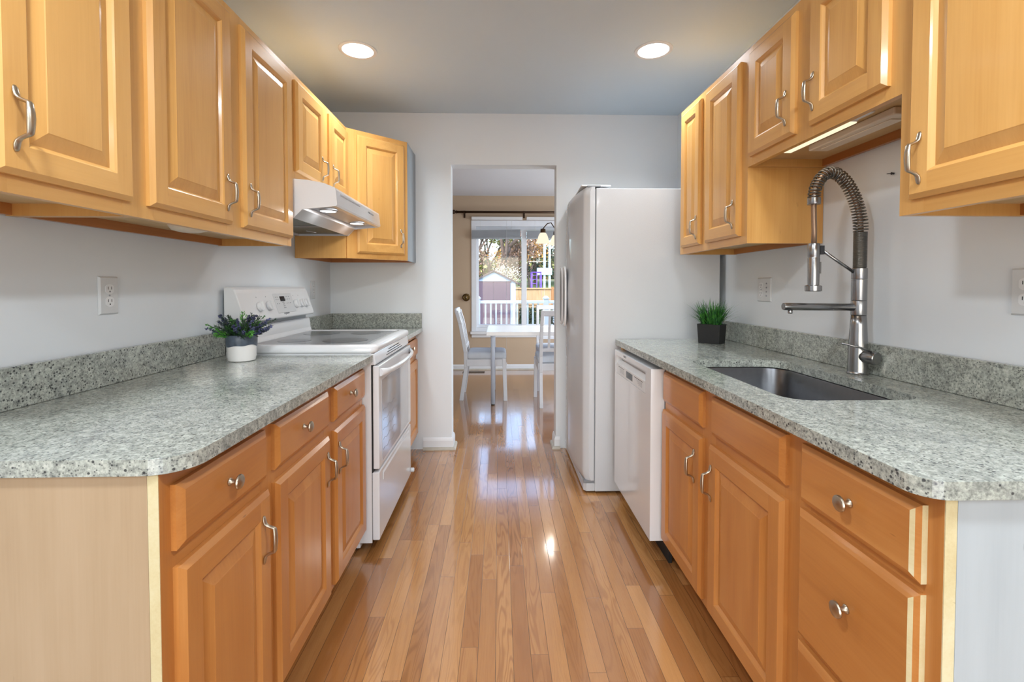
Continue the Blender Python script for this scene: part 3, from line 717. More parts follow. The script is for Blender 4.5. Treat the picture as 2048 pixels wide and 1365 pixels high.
# console face frame: along y, up the slope
s0 = Vector((-1.108, 0, 1.044)); s1 = Vector((-1.146, 0, 1.160)); up = (s1-s0).normalized(); nn = Vector((up.z, 0, -up.x))
def CM(y, h): return Matrix(((0, up.x, nn.x, s0.x + up.x*h + nn.x*.0006), (1, 0, 0, y), (0, up.z, nn.z, s0.z + up.z*h + nn.z*.0006), (0,0,0,1)))
console = [o for o in t.children if o.name.startswith('control_console')][0]
for y in (2.245, 2.335, 2.640, 2.705, 2.768):
    b = MB(CM(y, .052)); b.lathe([(.023,0),(.0235,.004),(.022,.012),(.020,.014),(0,.0145)], (0,0,0), (0,0,1), 28); b.box(-.0045, .0045, -.022, .022, .010, .024)
    b.build('control_knob', plastic, t, .0015)
kp = MB(CM(2.515, .062)); kp.rings([(-.105,.105,-.052,.052,0),(-.103,.103,-.050,.050,.0012)])
b = MB(CM(2.500, .085)); b.box(-.026, .026, -.013, .013, .0012, .0024); b.build('clock_display', display_mat, t)
def kmark(y, h, w, hh):
    mb = MB(CM(y, h)); mb.box(-w, w, -hh, hh, .0012, .0018); k0 = len(kp.v); kp.v += mb.v; kp.f += [[q+k0 for q in f] for f in mb.f]; kp.m += [1]*len(mb.f); kp.sm += mb.sm
for yy, hh in [(2.43,.095),(2.45,.095),(2.43,.082),(2.45,.082),(2.43,.060),(2.45,.060),(2.54,.095),(2.56,.095),(2.58,.095),(2.54,.082),(2.56,.082),(2.58,.082),(2.54,.060),(2.56,.060),(2.58,.060)]: kmark(yy, hh, .0035, .0018)
for hh, w in ((.066,.010),(.056,.008),(.046,.010),(.036,.013)): kmark(2.500, hh, w, .0014)
kp.build('keypad_panel', [plastic_grey, ink], t)
text_part('brand_lettering', 'Frigidaire', .017, CM(2.50, .008), ink, t, shear=.25)
for y in (2.245, 2.335, 2.640, 2.705): 
    b = MB(CM(y, .100)); b.lathe([(.0022,0),(.0022,.0006),(0,.0006)], (0,0,0), n=12); b.build('indicator_dot', ink, t)
# front: vent trim, oven door, window, handle, drawer
b = MB(); b.prism([(-.600,.842),(-.548,.842),(-.545,.850),(-.552,.893),(-.600,.893)], 'y', 2.096, 2.846); b.build('vent_trim', enamel, t, .002)
for y0_, y1_ in ((2.30,2.66),(2.33,2.63),(2.36,2.60)):
    i = ((2.30,2.66),(2.33,2.63),(2.36,2.60)).index((y0_, y1_)); z = .856 + i*.011
    b = MB(); b.box(-.5535+i*-.0016, -.5455+i*-.0014, y0_, y1_, z, z+.0035); b.build('vent_slot', dark_gap, t)
b = MB(); b.box(-.5595, -.5330, 2.097, 2.845, .376, .838); d = b.build('oven_door', enamel, t, .004)
b = MB(); b.box(-.5329, -.5318, 2.150, 2.770, .395, .765); b.build('oven_window', oven_glass, d)
for k in range(5):
    b = MB(); z = .44 + k*.045; b.tube([(-.5316, 2.17+j*.02, z + .006*math.sin(j*1.3)) for j in range(14)], .0007, 5); b.build('wavy_line', grey_plastic, d)  # thin wavy grey lines laid on the oven window
b = MB(); n_ = 15; hp_ = []
for k in range(n_):
    s_ = k/(n_-1); y = 2.118 + s_*.706; bow = math.sin(PI*s_)**.45 if 0 < s_ < 1 else 0
    hp_.append((-.530 + .040*bow, y, .806 - .004*bow))
b.tube(hp_, 0, 14, flat=[(.013, .009) if 0 < k < n_-1 else (.018, .012) for k in range(n_)], up=(0,0,1)); b.build('door_handle', enamel, d)
b = MB(); b.box(-.5655, -.5335, 2.097, 2.845, .055, .362); d = b.build('storage_drawer', enamel, t, .005)
b = MB(); b.prism([(-.5334,.300),(-.5295,.306),(-.5290,.335),(-.5334,.345)], 'y', 2.16, 2.78); b.build('drawer_grip', enamel, d, .002)
b = MB(); b.lathe([(.010,0),(.013,.004),(.013,.018),(.010,.022),(0,.022)], (-.5335, 2.832, .085), (1,0,0), 20); b.build('bumper', plastic, d)
for y in (2.13, 2.81):
    b = MB(); b.lathe([(.016,0),(.016,.022)], (-.66, y, 0), n=14); b.build('foot', dark_plastic, t)

# ================================================================== range hood
t = thing('range_hood', 'white under-cabinet range hood with two lit lamps above the range', 'range hood', (-.96, 2.47, 1.488))
prof = [(XL+.002,1.660),(-.900,1.660),(-.830,1.654),(-.760,1.640),(-.716,1.622),(-.712,1.612),(-.706,1.548),(-.712,1.541)]
under = [(-.735,1.540),(-.736,1.548),(-.853,1.540),(-.857,1.527),(-.895,1.489)]
b = MB(); b.prism(prof + [(-.735,1.541),(-.735,1.552),(-.853,1.545),(-.895,1.494),(-.905,1.494),(-.905,1.52),(XL+.03,1.52),(XL+.03,1.489),(XL+.002,1.489)], 'y', 2.094, 2.842)
b.build('housing', enamel, t)
for y0_, y1_ in ((2.0925,2.0955),(2.8405,2.8435)):
    b = MB(); b.prism(prof + [(-.857,1.527),(-.895,1.489),(XL+.002,1.489)], 'y', y0_, y1_); b.build('side_panel', enamel, t)
b = MB(); b.prism([(-.853,1.5445),(-.8945,1.4935),(-.8975,1.489),(-.855,1.5275),(-.852,1.541)], 'y', 2.096, 2.840); b.build('deflector', hood_steel, t)
b = MB(); b.prism([(-.737,1.5515),(-.852,1.5445),(-.852,1.5435),(-.737,1.5505)], 'y', 2.096, 2.840); b.build('lamp_panel', hood_steel, t)
for y in (2.248, 2.752-.06):
    b = MB(); b.lathe([(.040,0),(.043,-.002),(.043,-.005),(.036,-.006)], (-.800, y, 1.5470), (0,0,1), 32, cap=False); o = b.build('lamp_ring', hood_steel, t)
    b = MB(); b.lathe([(0,-.0035),(.038,-.0035),(.038,-.0045),(0,-.0075)], (-.800, y, 1.5470), (0,0,1), 32); b.build('lamp_lens', hood_glow, o)
for y0_, y1_ in ((2.102,2.466),(2.472,2.836)):
    b = MB(); b.box(XL+.032, -.9055, y0_, y1_, 1.500, 1.506, 0); b.box(XL+.032, -.9055, y0_, y0_+.008, 1.496, 1.508, 1); b.box(XL+.032, -.9055, y1_-.008, y1_, 1.496, 1.508, 1)
    b.box(-.914, -.9055, y0_, y1_, 1.496, 1.508, 1); b.tube([(-1.06, (y0_+y1_)/2-.02, 1.495), (-1.02, (y0_+y1_)/2+.02, 1.490)], .002, 6, 1)
    b.build('filter', [filter_mat, hood_steel], t)
b = MB(); b.box(-.7095, -.7060, 2.14, 2.44, 1.596, 1.602); b.build('trim_line', hood_steel, t)
for i, y in enumerate((2.600,2.622,2.650,2.672,2.694)):
    b = MB(); b.lathe([(.0045,0),(.0045,.002),(0,.002)], (-.7100, y, 1.592), (1,0,.1), 12); b.build('push_button', grey_plastic if i != 1 else dark_plastic, t)

# ================================================================== fridge
t = thing('refrigerator', 'white textured side-by-side refrigerator between the doorway and the dishwasher', 'refrigerator', (.86, 3.04, 0))
b = MB(); b.box(.5485, 1.262, 2.667, 3.425, .012, 1.745); b.build('case', fridge_skin, t, .004)
b = MB(); b.box(.5425, .549, 2.674, 3.418, .06, 1.738); b.build('gasket', grey_plastic, t)
def fdoor(y0, y1, seam, z0=.075, z1=1.752):
    NY, NZ = 26, 60; vs = []; fs = []
    ys = [y0 + (y1-y0)*k/NY for k in range(NY+1)]; zs = [z0 + (z1-z0)*k/NZ for k in range(NZ+1)]
    def xs(y, z):
        s_ = (y - 2.667)/(3.425-2.667); x = .487 - .030*(1-(2*s_-1)**2)
        de = min(y-y0, y1-y) if False else (y - y0 if abs(y1-seam) < .02 else y1 - y)
        if de < .03: x += .028*(1 - math.sqrt(max(0, 1-((.03-de)/.03)**2)))
        dz = min(z-z0, z1-z)
        if dz < .012: x += .012*(1 - math.sqrt(max(0, 1-((.012-dz)/.012)**2)))
        hw = .024 + .27*math.exp(-((z-1.13)/.20)**2)
        q = abs(y-seam)/hw
        if q < 1: x -= (.010 + .020*math.exp(-((z-1.13)/.22)**2))*(math.cos(PI*q)*.5+.5)**.8
        ds = abs(y-seam)
        if ds < .012: x += .016*(1-ds/.012)
        return x
    for z in zs:
        for y in ys: vs.append((xs(y, z), y, z))
    n = NY+1
    for i in range(NZ):
        for k in range(NY): fs.append((i*n+k, i*n+k+1, (i+1)*n+k+1, (i+1)*n+k))
    b = MB(); b._add(vs, fs, 0, True)
    XB = .5425; m = len(vs)
    # back, sides, top, bottom
    B4 = [(XB,y0,z0),(XB,y1,z0),(XB,y1,z1),(XB,y0,z1)]
    b2 = MB(); 
    low = [i for i in range(n)]; top = [NZ*n+i for i in range(n)]
    ex = [vs[i] for i in low] + [(XB,y1,z0),(XB,y0,z0)]; b._add(ex, [tuple(range(len(ex)))], 0)
    ex = [vs[i] for i in top] + [(XB,y1,z1),(XB,y0,z1)]; b._add(ex, [tuple(range(len(ex)))], 0)
    ex = [vs[i*n] for i in range(NZ+1)] + [(XB,y0,z1),(XB,y0,z0)]; b._add(ex, [tuple(range(len(ex)))], 0)
    ex = [vs[i*n+NY] for i in range(NZ+1)] + [(XB,y1,z1),(XB,y1,z0)]; b._add(ex, [tuple(range(len(ex)))], 0)
    b._add(B4, [(0,1,2,3)], 0)
    return b.build('door', fridge_skin, t)
SEAM = 3.125
for y0_, y1_, sy, s_ in ((2.668, SEAM-.003, SEAM-.078, 1), (SEAM+.003, 3.424, SEAM+.072, -1)):
    d = fdoor(y0_, y1_, SEAM)
    def oval(hy, hz, x):
        return [(x, sy + hy*math.copysign(abs(math.cos(2*PI*k/40))**.75, math.cos(2*PI*k/40)), 1.125 + hz*math.copysign(abs(math.sin(2*PI*k/40))**.85, math.sin(2*PI*k/40))) for k in range(40)]
    b = MB(); b.tube(oval(.048, .188, .424), .0070, 8, closed=True, up=(1,0,0)); b.build('handle', enamel, d)
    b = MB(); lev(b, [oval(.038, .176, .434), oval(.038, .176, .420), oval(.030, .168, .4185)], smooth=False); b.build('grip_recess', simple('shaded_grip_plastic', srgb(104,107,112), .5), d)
b = MB(); b.box(.500, .575, 2.672, 2.715, 1.7525, 1.760); b.lathe([(.010,1.744),(.010,1.7528)], (.536, 2.69, 0), n=14); b.build('hinge', grey_plastic, t)
b = MB(); b.prism([(.470,2.70),(.640,2.70),(.640,3.40),(.500,3.40)], 'z', 1.7605, 1.770); b.build('hinge_cover', plastic, t, .003)
b = MB(); b.box(.484, .549, 2.672, 2.70, .060, .074); b.build('hinge', grey_plastic, t)
b = MB(); b.prism([(.486,2.690),(.500,2.672),(.549,2.672),(.549,3.42),(.486,3.42)], 'z', .012, .058); b.build('base_grille', fridge_skin, t, .003)
b = MB(); b.lathe([(.018,0),(.018,.0125)], (.62, 2.72, 0), n=14); b.lathe([(.018,0),(.018,.0125)], (.62, 3.37, 0), n=14)
b.lathe([(.018,0),(.018,.0125)], (1.2, 2.72, 0), n=14); b.build('levelling_foot', dark_plastic, t)

# ================================================================== dishwasher
t = thing('dishwasher', 'white built-in dishwasher between the sink cabinet and the fridge', 'dishwasher', (.97, 2.29, 0))
YA, YB = 1.982, 2.606
b = MB(); b.box(.705, 1.27, YA, YB, .10, .852); b.build('tub', grey_plastic, t)
b = MB(); b.box(.728, .742, YA, YB, 0, .10); b.build('kick_plate', dark_gap, t)
xf = .645
b = MB()
# door skin built around the control bay
def box6(x0,x1,y0,y1,z0,z1): b.box(x0,x1,y0,y1,z0,z1)
box6(xf, .704, YA, YB, .098, .716); box6(xf, .704, YA, YB, .815, .838); box6(xf, .704, YA, YA+.075, .716, .815); box6(xf, .704, YB-.035, YB, .716, .815); box6(xf+.034, .704, YA+.075, YB-.035, .716, .815)
d = b.build('door', enamel, t)
b = MB(); b.prism([(xf+.0015,.7165),(xf+.0335,.7165),(xf+.0335,.787),(xf+.026,.787),(xf+.004,.7715),(xf+.0015,.769)], 'y', YA+.0755, YB-.0355); cp = b.build('control_panel', panel_grey, d, .001)
MDW = Matrix(((0,0,-1,xf+.0013),(-1,0,0,0),(0,1,0,0),(0,0,0,1)))
b = MB(); b.box(xf+.0006, xf+.0014, 2.265, 2.375, .728, .760); b.build('display', display_mat, d)
b = MB(); b.box(xf+.0008, xf+.0014, 2.415, 2.525, .757, .7595); b.box(xf+.0008, xf+.0014, 2.10, 2.235, .757, .7595); b.build('key_row', dark_plastic, d)
b = MB()
for k in range(4): b.box(xf+.0009, xf+.0014, 2.42, 2.50, .750-.006*k, .7515-.006*k); b.box(xf+.0009, xf+.0014, 2.11, 2.20-.012*k, .750-.006*k, .7515-.006*k)
b.build('panel_markings', ink_light, d)
text_part('brand_lettering', 'BOSCH', .015, Matrix(((0,0,-1,xf-.0004),(-1,0,0,2.40),(0,1,0,.827),(0,0,0,1))), ink, d)

# ================================================================== recessed lights
for x, y, lb in ((-.741, 2.538, 'lit round recessed ceiling light on the left, towards the doorway'), (.812, 2.495, 'lit round recessed ceiling light on the right, towards the fridge')):
    t = thing('recessed_light', lb, 'ceiling light', (x, y, ZC-.004), 'recessed ceiling lights')
    b = MB(); b.lathe([(.078,0),(.098,0),(.097,-.004),(.092,-.006),(.080,-.005),(.078,-.002)], (x, y, ZC-.0002), n=56, cap=False); b.build('trim_ring', plastic, t)
    b = MB(); b.lathe([(0,-.0015),(.079,-.0015),(.079,-.0035),(.060,-.005),(0,-.0055)], (x, y, ZC), n=56); b.build('lens', lamp_glow, t)
    area('ceiling_area_lamp', (x, y, ZC-.012), (0,0,0), .15, .15, 7, (.88,.95,1), 'DISK', math.radians(135))
for x, y, pw in ((-.05, -1.0, 14), (-1.5, -1.6, 14), (1.5, -1.6, 14), (-.60, .30, 20), (.68, .30, 20)):  # unseen lamps added out of view to brighten walls and cabinets
    area('ceiling_area_lamp', (x, y, ZC-.012), (0,0,0), .2, .2, pw, (.88,.95,1), 'DISK')
for y in (2.248, 2.692):
    area('hood_lamp', (-.800, y, 1.536), (0,0,0), .06, .06, .5, (1,.99,.97), 'DISK')

# ------------------------------------------------------------------ lights under the wall cabinets
t = thing('under_cabinet_light', 'lit slim light bar at the front, under the short cabinet above the sink', 'light', (1.055, 1.55, 1.67), 'light bars above the sink')
b = MB(); b.box(1.036, 1.066, 1.385, 1.712, 1.681, 1.6945); b.box(1.038, 1.064, 1.320, 1.385, 1.684, 1.6945); b.build('housing', plastic, t, .002)
b = MB(); b.box(1.038, 1.064, 1.39, 1.708, 1.6775, 1.6812); b.build('lens', strip_glow, t)
area('bar_lamp', (1.051, 1.55, 1.674), (0,0,0), .02, .3, .25, (1,.9,.75))
t = thing('under_cabinet_light', 'unlit light bar at the back, under the short cabinet above the sink', 'light', (1.14, 1.5, 1.67), 'light bars above the sink')
b = MB(); b.box(1.102, 1.172, 1.30, 1.668, 1.672, 1.6945); b.build('housing', lens_off, t, .004)
b = MB(); b.box(1.122, 1.156, 1.335, 1.632, 1.6685, 1.6722); b.build('lens', lens_off, t, .002)
t = thing('under_cabinet_light', 'small oval plastic light under the left wall cabinet', 'light', (-1.02, 1.60, 1.38))
b = MB(); b.lathe([(.058,0),(.060,-.004),(.058,-.010),(.050,-.020),(.030,-.026),(0,-.0275)], (-1.015, 1.585, 1.3948), n=36); b.build('housing', lens_off, t)

# ------------------------------------------------------------------ outlets and switches
def plate(label, side, y, z, w=.072, h=.117, kind='duplex', group=None, cat='outlet', name='wall_outlet'):
    xw = XL if side < 0 else XR_; s = 1 if side < 0 else -1
    M = frame((xw + s*.0004, y, z), (0,1,0), (s,0,0))
    t = thing(name, label, cat, (xw, y, z), group)
    b = MB(M); b.rings([(-w/2,w/2,-h/2,h/2,0),(-w/2,w/2,-h/2,h/2,.002),(-w/2+.004,w/2-.004,-h/2+.004,h/2-.004,.0065)]); b.build('cover_plate', plastic_grey, t)
    cols = [0] if kind != 'double' else [.0235]
    for u in cols:
        for v in (.0195, -.0195):
            b = MB(M); n = 26; pr = [(max(-.0155, min(.0155, .0185*math.cos(2*PI*k/n))), .0155*math.sin(2*PI*k/n)) for k in range(n)]
            b._add([(u+p, v+q, .0060) for p, q in pr] + [(u+p, v+q, .0080) for p, q in pr], [tuple(range(n))[::-1], tuple(range(n,2*n))] + [(k,(k+1)%n,n+(k+1)%n,n+k) for k in range(n)])
            o = b.build('receptacle', plastic, t)
            b = MB(M); b.box(u-.0072, u-.0052, v-.001, v+.008, .0078, .0084); b.box(u+.0052, u+.0072, v-.001, v+.008, .0078, .0084); b.box(u-.002, u+.002, v-.0095, v-.0055, .0078, .0084)
            b.build('slots', dark_plastic, o)
        b = MB(M); b.lathe([(.003,.0062),(.003,.0076),(0,.0078)], (u,0,0), n=12); b.build('screw', ink_light, t)
    if kind == 'double':
        for v in (.030, .010, -.010, -.030):
            b = MB(M); b.lathe([(.004,.006),(.004,.0085),(0,.0088)], (-.0235, v, 0), n=12); b.build('button', ink_light, t)
    return t
plate('duplex power outlet on the left wall above the long worktop', -1, 1.497, 1.163, kind='duplex', group='wall outlets')
plate('duplex power outlet on the left wall just beyond the range', -1, 3.105, 1.166, group='wall outlets')
plate('wide two-part plate with outlet and four buttons on the right wall by the grass planter', 1, 2.275, 1.174, w=.118, kind='double', group='wall outlets')
plate('outlet plate on the right wall at the photo edge, nearest the viewer', 1, 1.125, 1.178, group='wall outlets')
b = MB(); b.lathe([(.003,0),(.003,.006),(.0045,.008),(0,.009)], (XR_-.0002, 1.531, 1.563), (-1,0,0), 12)
b.tube([(XR_-.006, 1.531, 1.563), (XR_-.012, 1.545, 1.565)], .0015, 6)
tag(b.build('wall_screw', dark_plastic), 'small dark screw sticking out of the right wall above the faucet', 'screw')

# ================================================================== potted plants
R2 = random.Random(11)
t = thing('potted_grass', 'green artificial grass in an angular black pot on the right worktop', 'potted plant', (1.125, 2.475, ZT))
A2 = Vector((1.133, 2.398)); ua = Vector((-.66, .75)).normalized(); ub = Vector((.75, .66)); q0 = A2; 
def potlev(s, z, ch=.016):
    c0 = A2 + ua*.059 + ub*.044; pts = []
    hx, hy = .059*s, .044*s
    for sx, sy in ((-1,-1),(1,-1),(1,1),(-1,1)):
        c_ = [(sx*(hx-ch), sy*hy), (sx*hx, sy*(hy-ch))]
        if sx*sy < 0: c_ = c_
        else: c_ = c_[::-1]
        pts += c_
    pts = sorted(pts, key=lambda p: math.atan2(p[1], p[0]))
    return [(c0.x + ua.x*p + ub.x*q, c0.y + ua.y*p + ub.y*q, z) for p, q in pts]
b = MB(); lev(b, [potlev(.93, ZT+.0005, .004), potlev(1.03, ZT+.1015, .004), potlev(.95, ZT+.1015, .004), potlev(.94, ZT+.088, .004)], smooth=False, cap1=True); b.build('pot', pot_black, t)
b = MB(); lev(b, [potlev(.93, ZT+.0885, .004), potlev(.90, ZT+.094, .02), potlev(.5, ZT+.098, .01)], smooth=True); b.build('moss', moss, t)
c0 = A2 + ua*.059 + ub*.044
def blade(b, p, az, length, lean, droop, w):
    n = 7; L = []; Rr = []; pos = Vector(p); el = PI/2 - lean; 
    side = Vector((-math.sin(az), math.cos(az), 0))
    for k in range(n+1):
        s_ = k/n; ww = w*(.55 + .9*s_ - 1.45*s_*s_) + .0002
        L.append(pos + side*ww); Rr.append(pos - side*ww)
        d = Vector((math.cos(az)*math.cos(el), math.sin(az)*math.cos(el), math.sin(el)))
        pos = pos + d*length/n; el -= droop/n*(0.4+1.2*s_)
    vs = L + Rr; fs = [(k, k+1, n+1+k+1, n+1+k) for k in range(n)]
    b._add(vs, fs, 0, True)
b = MB()
for i in range(260):
    p = c0 + ua*R2.uniform(-.046,.046) + ub*R2.uniform(-.032,.032); az = R2.uniform(0, 2*PI)
    o = (Vector(p) - c0); az = math.atan2(o.y, o.x) + R2.gauss(0, .7)
    l = R2.uniform(.085, .150); blade(b, (p.x, p.y, ZT+.094), az, l, abs(R2.gauss(.36,.26)), abs(R2.gauss(.6,.5)), R2.uniform(.0024,.0042))
for i in range(34):
    az = R2.uniform(0, 2*PI); p = c0 + Vector((math.cos(az), math.sin(az)))*.03
    blade(b, (p.x, p.y, ZT+.094), az, R2.uniform(.14,.19), R2.uniform(.6,1.0), R2.uniform(.6,1.8), .0020)
b.build('grass', grass_mat, t, recalc=False)
PX, PY = -1.046, 1.945
t = thing('potted_herb', 'small lavender-like herb in a white pot with a slate-blue rim, on the left worktop', 'potted plant', (PX, PY, ZT))
b = MB(); b.lathe([(.0,ZT+.0008),(.047,ZT+.0008),(.050,ZT+.003),(.0535,ZT+.02),(.054,ZT+.07),(.0545,ZT+.100),(.050,ZT+.104),(.049,ZT+.09),(0,ZT+.09)], (PX, PY, 0), n=48); o = b.build('pot', pot_white, t)
b = MB(); n = 72; vs = []; 
for zz, rr_ in ((0,.0560),(0.012,.0572),(.03,.0575),(.044,.0572),(.047,.055),(.047,.0495),(.04,.0490)):
    for k in range(n):
        a = 2*PI*k/n; low = .0035*math.sin(a*3+.8) + .003*math.sin(a*5)
        z = ZT + .064 + zz*.9 - (low if zz == 0 else low*.5 if zz == .012 else 0)
        vs.append((PX+math.cos(a)*rr_, PY+math.sin(a)*rr_, z))
fs = [(i*n+k, i*n+(k+1)%n, (i+1)*n+(k+1)%n, (i+1)*n+k) for i in range(6) for k in range(n)] + [tuple(6*n+k for k in range(n))]
b._add(vs, fs, 0, True); b.build('rim_band', pot_blue, o)['label'] = 'slate-blue glazed rim'
def sprig(bs, bl, bf, p, az, lean, length, kind):
    pos = Vector(p); el = PI/2 - lean; pts = [pos.copy()]; n = 12; dirs = []
    for k in range(n):
        d = Vector((math.cos(az)*math.cos(el), math.sin(az)*math.cos(el), math.sin(el))); dirs.append(d)
        pos = pos + d*length/n; pts.append(pos.copy()); el -= R2.uniform(0,.05)
    bs.tube(pts, .0009, 5)
    for k in range(1, n):
        for q in range(4):
            a = R2.uniform(0, 2*PI); d = dirs[k]; t1 = d.cross(Vector((.3,.2,1))).normalized(); t2 = d.cross(t1)
            o = (t1*math.cos(a) + t2*math.sin(a)); ll = R2.uniform(.012,.020) * (1.25 - .6*k/n)
            tip = pts[k] + o*ll + d*ll*.9; w = d.cross(o).normalized()*.0021; m = (pts[k]+tip)/2
            tgt = bl if (kind != 'flower' or k < n*.5) else bf
            if tgt is bf:
                for rep in range(2):
                    cpt = pts[k] + o*R2.uniform(.002,.006) + d*R2.uniform(-.003,.003); s_ = R2.uniform(.0028,.0046)
                    tgt._add([cpt+Vector((s_,0,0)), cpt+Vector((-s_,0,0)), cpt+Vector((0,s_,0)), cpt+Vector((0,-s_,0)), cpt+Vector((0,0,s_)), cpt+Vector((0,0,-s_))],
                             [(0,2,4),(2,1,4),(1,3,4),(3,0,4),(2,0,5),(1,2,5),(3,1,5),(0,3,5)], 0, True)
            else:
                tgt._add([pts[k], m+w, tip, m-w], [(0,1,2,3)], 0, False)
bs, bl, bd, bf = MB(), MB(), MB(), MB()
for i in range(70):
    az = R2.uniform(0, 2*PI); rr_ = R2.uniform(0,.035); p = (PX+math.cos(az)*rr_, PY+math.sin(az)*rr_, ZT+.092)
    kind = 'flower' if i % 3 == 0 else 'leaf'
    sprig(bs, bl if i % 2 else bd, bf, p, az + R2.gauss(0,.3), R2.uniform(.1,1.25) if kind == 'leaf' else R2.uniform(.3,1.2), R2.uniform(.060,.115), kind)
for az, le, ln in ((math.radians(0), 1.0, .12), (math.radians(15), .85, .135), (math.radians(183), 1.15, .13), (math.radians(170), 1.25, .12), (math.radians(200), .2, .10), (math.radians(60), .25, .10), (math.radians(-10), .45, .11)):
    sprig(bs, bd, bf, (PX+.02*math.cos(az), PY+.02*math.sin(az), ZT+.092), az, le, ln, 'flower' if le > .9 else 'leaf')
bs.build('stems', lav_dark, t, recalc=False); bl.build('leaves', lav_leaf, t, recalc=False); bd.build('dark_leaves', lav_dark, t, recalc=False); bf.build('flowers', lav_flower, t, recalc=False)

# ================================================================== dining room
t = thing('dining_table', 'white rectangular dining table with round pale legs below the window', 'table', (.62, 5.03, 0))
TX0, TX1, TY0, TY1, TZ = -.124, 1.376, 4.63, 5.43, .738
b = MB(); b.box(TX0, TX1, TY0, TY1, TZ-.036, TZ); b.build('tabletop', table_mat, t, .002)
for x in (TX0+.062, TX1-.062):
    for y in (TY0+.075, TY1-.075):
        b = MB(); b.lathe([(.021,.012),(.021,TZ-.045),(.034,TZ-.044),(.034,TZ-.0365)], (x, y, 0), n=24); o = b.build('leg', tleg_mat, t)
        b = MB(); b.lathe([(.018,0),(.018,.006),(.0155,.0125)], (x, y, 0), n=18); b.build('foot', dark_plastic, o)
def chair(label, x, y, rz, group='white slat-back dining chairs'):
    """origin under the seat centre; back towards local -y"""
    M = Matrix.Translation((x, y, 0)) @ Matrix.Rotation(rz, 4, 'Z')
    t = thing('dining_chair', label, 'chair', (x, y, 0), group)
    hw, hd = .205, .20; sz = .455
    def bar(b, pts, w, d):
        for a, c in zip(pts, pts[1:]):
            b._add([(a[0]-w,a[1]-d,a[2]),(a[0]+w,a[1]-d,a[2]),(a[0]+w,a[1]+d,a[2]),(a[0]-w,a[1]+d,a[2]),(c[0]-w,c[1]-d,c[2]),(c[0]+w,c[1]-d,c[2]),(c[0]+w,c[1]+d,c[2]),(c[0]-w,c[1]+d,c[2])],
                   [(0,1,5,4),(1,2,6,5),(2,3,7,6),(3,0,4,7),(3,2,1,0),(4,5,6,7)])
    for sx in (-1, 1):
        b = MB(M); bar(b, [(sx*(hw-.015), -hd-.045, 0), (sx*(hw-.015), -hd+.005, .34), (sx*(hw-.015), -hd+.0, .50), (sx*(hw-.018), -hd-.055, .80), (sx*(hw-.022), -hd-.095, .935)], .016, .020)
        b.build('back_post', chair_paint, t, .004)
        b = MB(M); bar(b, [(sx*(hw+.008), hd+.015, 0), (sx*(hw+.004), hd, .44)], .017, .019); b.build('leg', chair_paint, t, .003)
    b = MB(M); b.box(-hw+.01, hw-.01, hd-.012, hd+.010, .36, .43); b.box(-hw+.02, hw-.02, -hd-.012, -hd+.010, .36, .43)
    for sx in (-1, 1): b.box(sx*hw-.010, sx*hw+.010, -hd+.01, hd-.01, .36, .43)
    b.build('apron', chair_paint, t, .003)
    b = MB(M); bar(b, [(0, -hd-.0905, .900), (0, -hd-.104, .957)], hw-.004, .013); b.build('top_rail', chair_paint, t, .008)
    b = MB(M); bar(b, [(0, -hd+.006, .545), (0, -hd+.000, .580)], hw-.03, .011); b.build('lower_rail', chair_paint, t, .004)
    for k in range(4):
        xx = -.112 + k*.0747
        b = MB(M); bar(b, [(xx, -hd+.000, .578), (xx, -hd-.052, .80), (xx, -hd-.088, .902)], .012, .006); b.build('slat', chair_paint, t, .002)
    b = MB(M)
    L_ = [[(p[0], p[1], z) for p in rrect(-hw-.012+i_, hw+.012-i_, -hd+.012+i_, hd+.022-i_, .03)] for z, i_ in ((.43,.004),(.45,0),(.480,0),(.496,.010),(.502,.03))]
    lev(b, L_); b.build('seat', cushion_mat, t)
    return t
chair('pale dining chair seen side-on at the left end of the table', -.148, 5.095, math.radians(-90))
chair('pale dining chair with its slatted back to the viewer, near side of the table', .600, 4.812, 0)
chair('pale dining chair facing the viewer on the far side of the table', .660, 5.53, PI)
t = thing('wire_bowl', 'black wire bowl on the white dining table', 'bowl', (.68, 5.02, TZ))
b = MB()
for k in range(16):
    a = 2*PI*k/16; b.tube([(.68+math.cos(a+s_*.5)*(.045+.105*s_**.8), 5.02+math.sin(a+s_*.5)*(.045+.105*s_**.8), TZ+.004+.11*s_**1.3) for s_ in [j/7 for j in range(8)]], .0028, 6)
b.build('ribs', black_wire, t, recalc=False)
for rr_, zz in ((.045,.0045),(.150,.114)):
    b = MB(); b.tube([(.68+math.cos(2*PI*k/40)*rr_, 5.02+math.sin(2*PI*k/40)*rr_, TZ+zz) for k in range(40)], .0036, 6, closed=True); b.build('ring', black_wire, t)
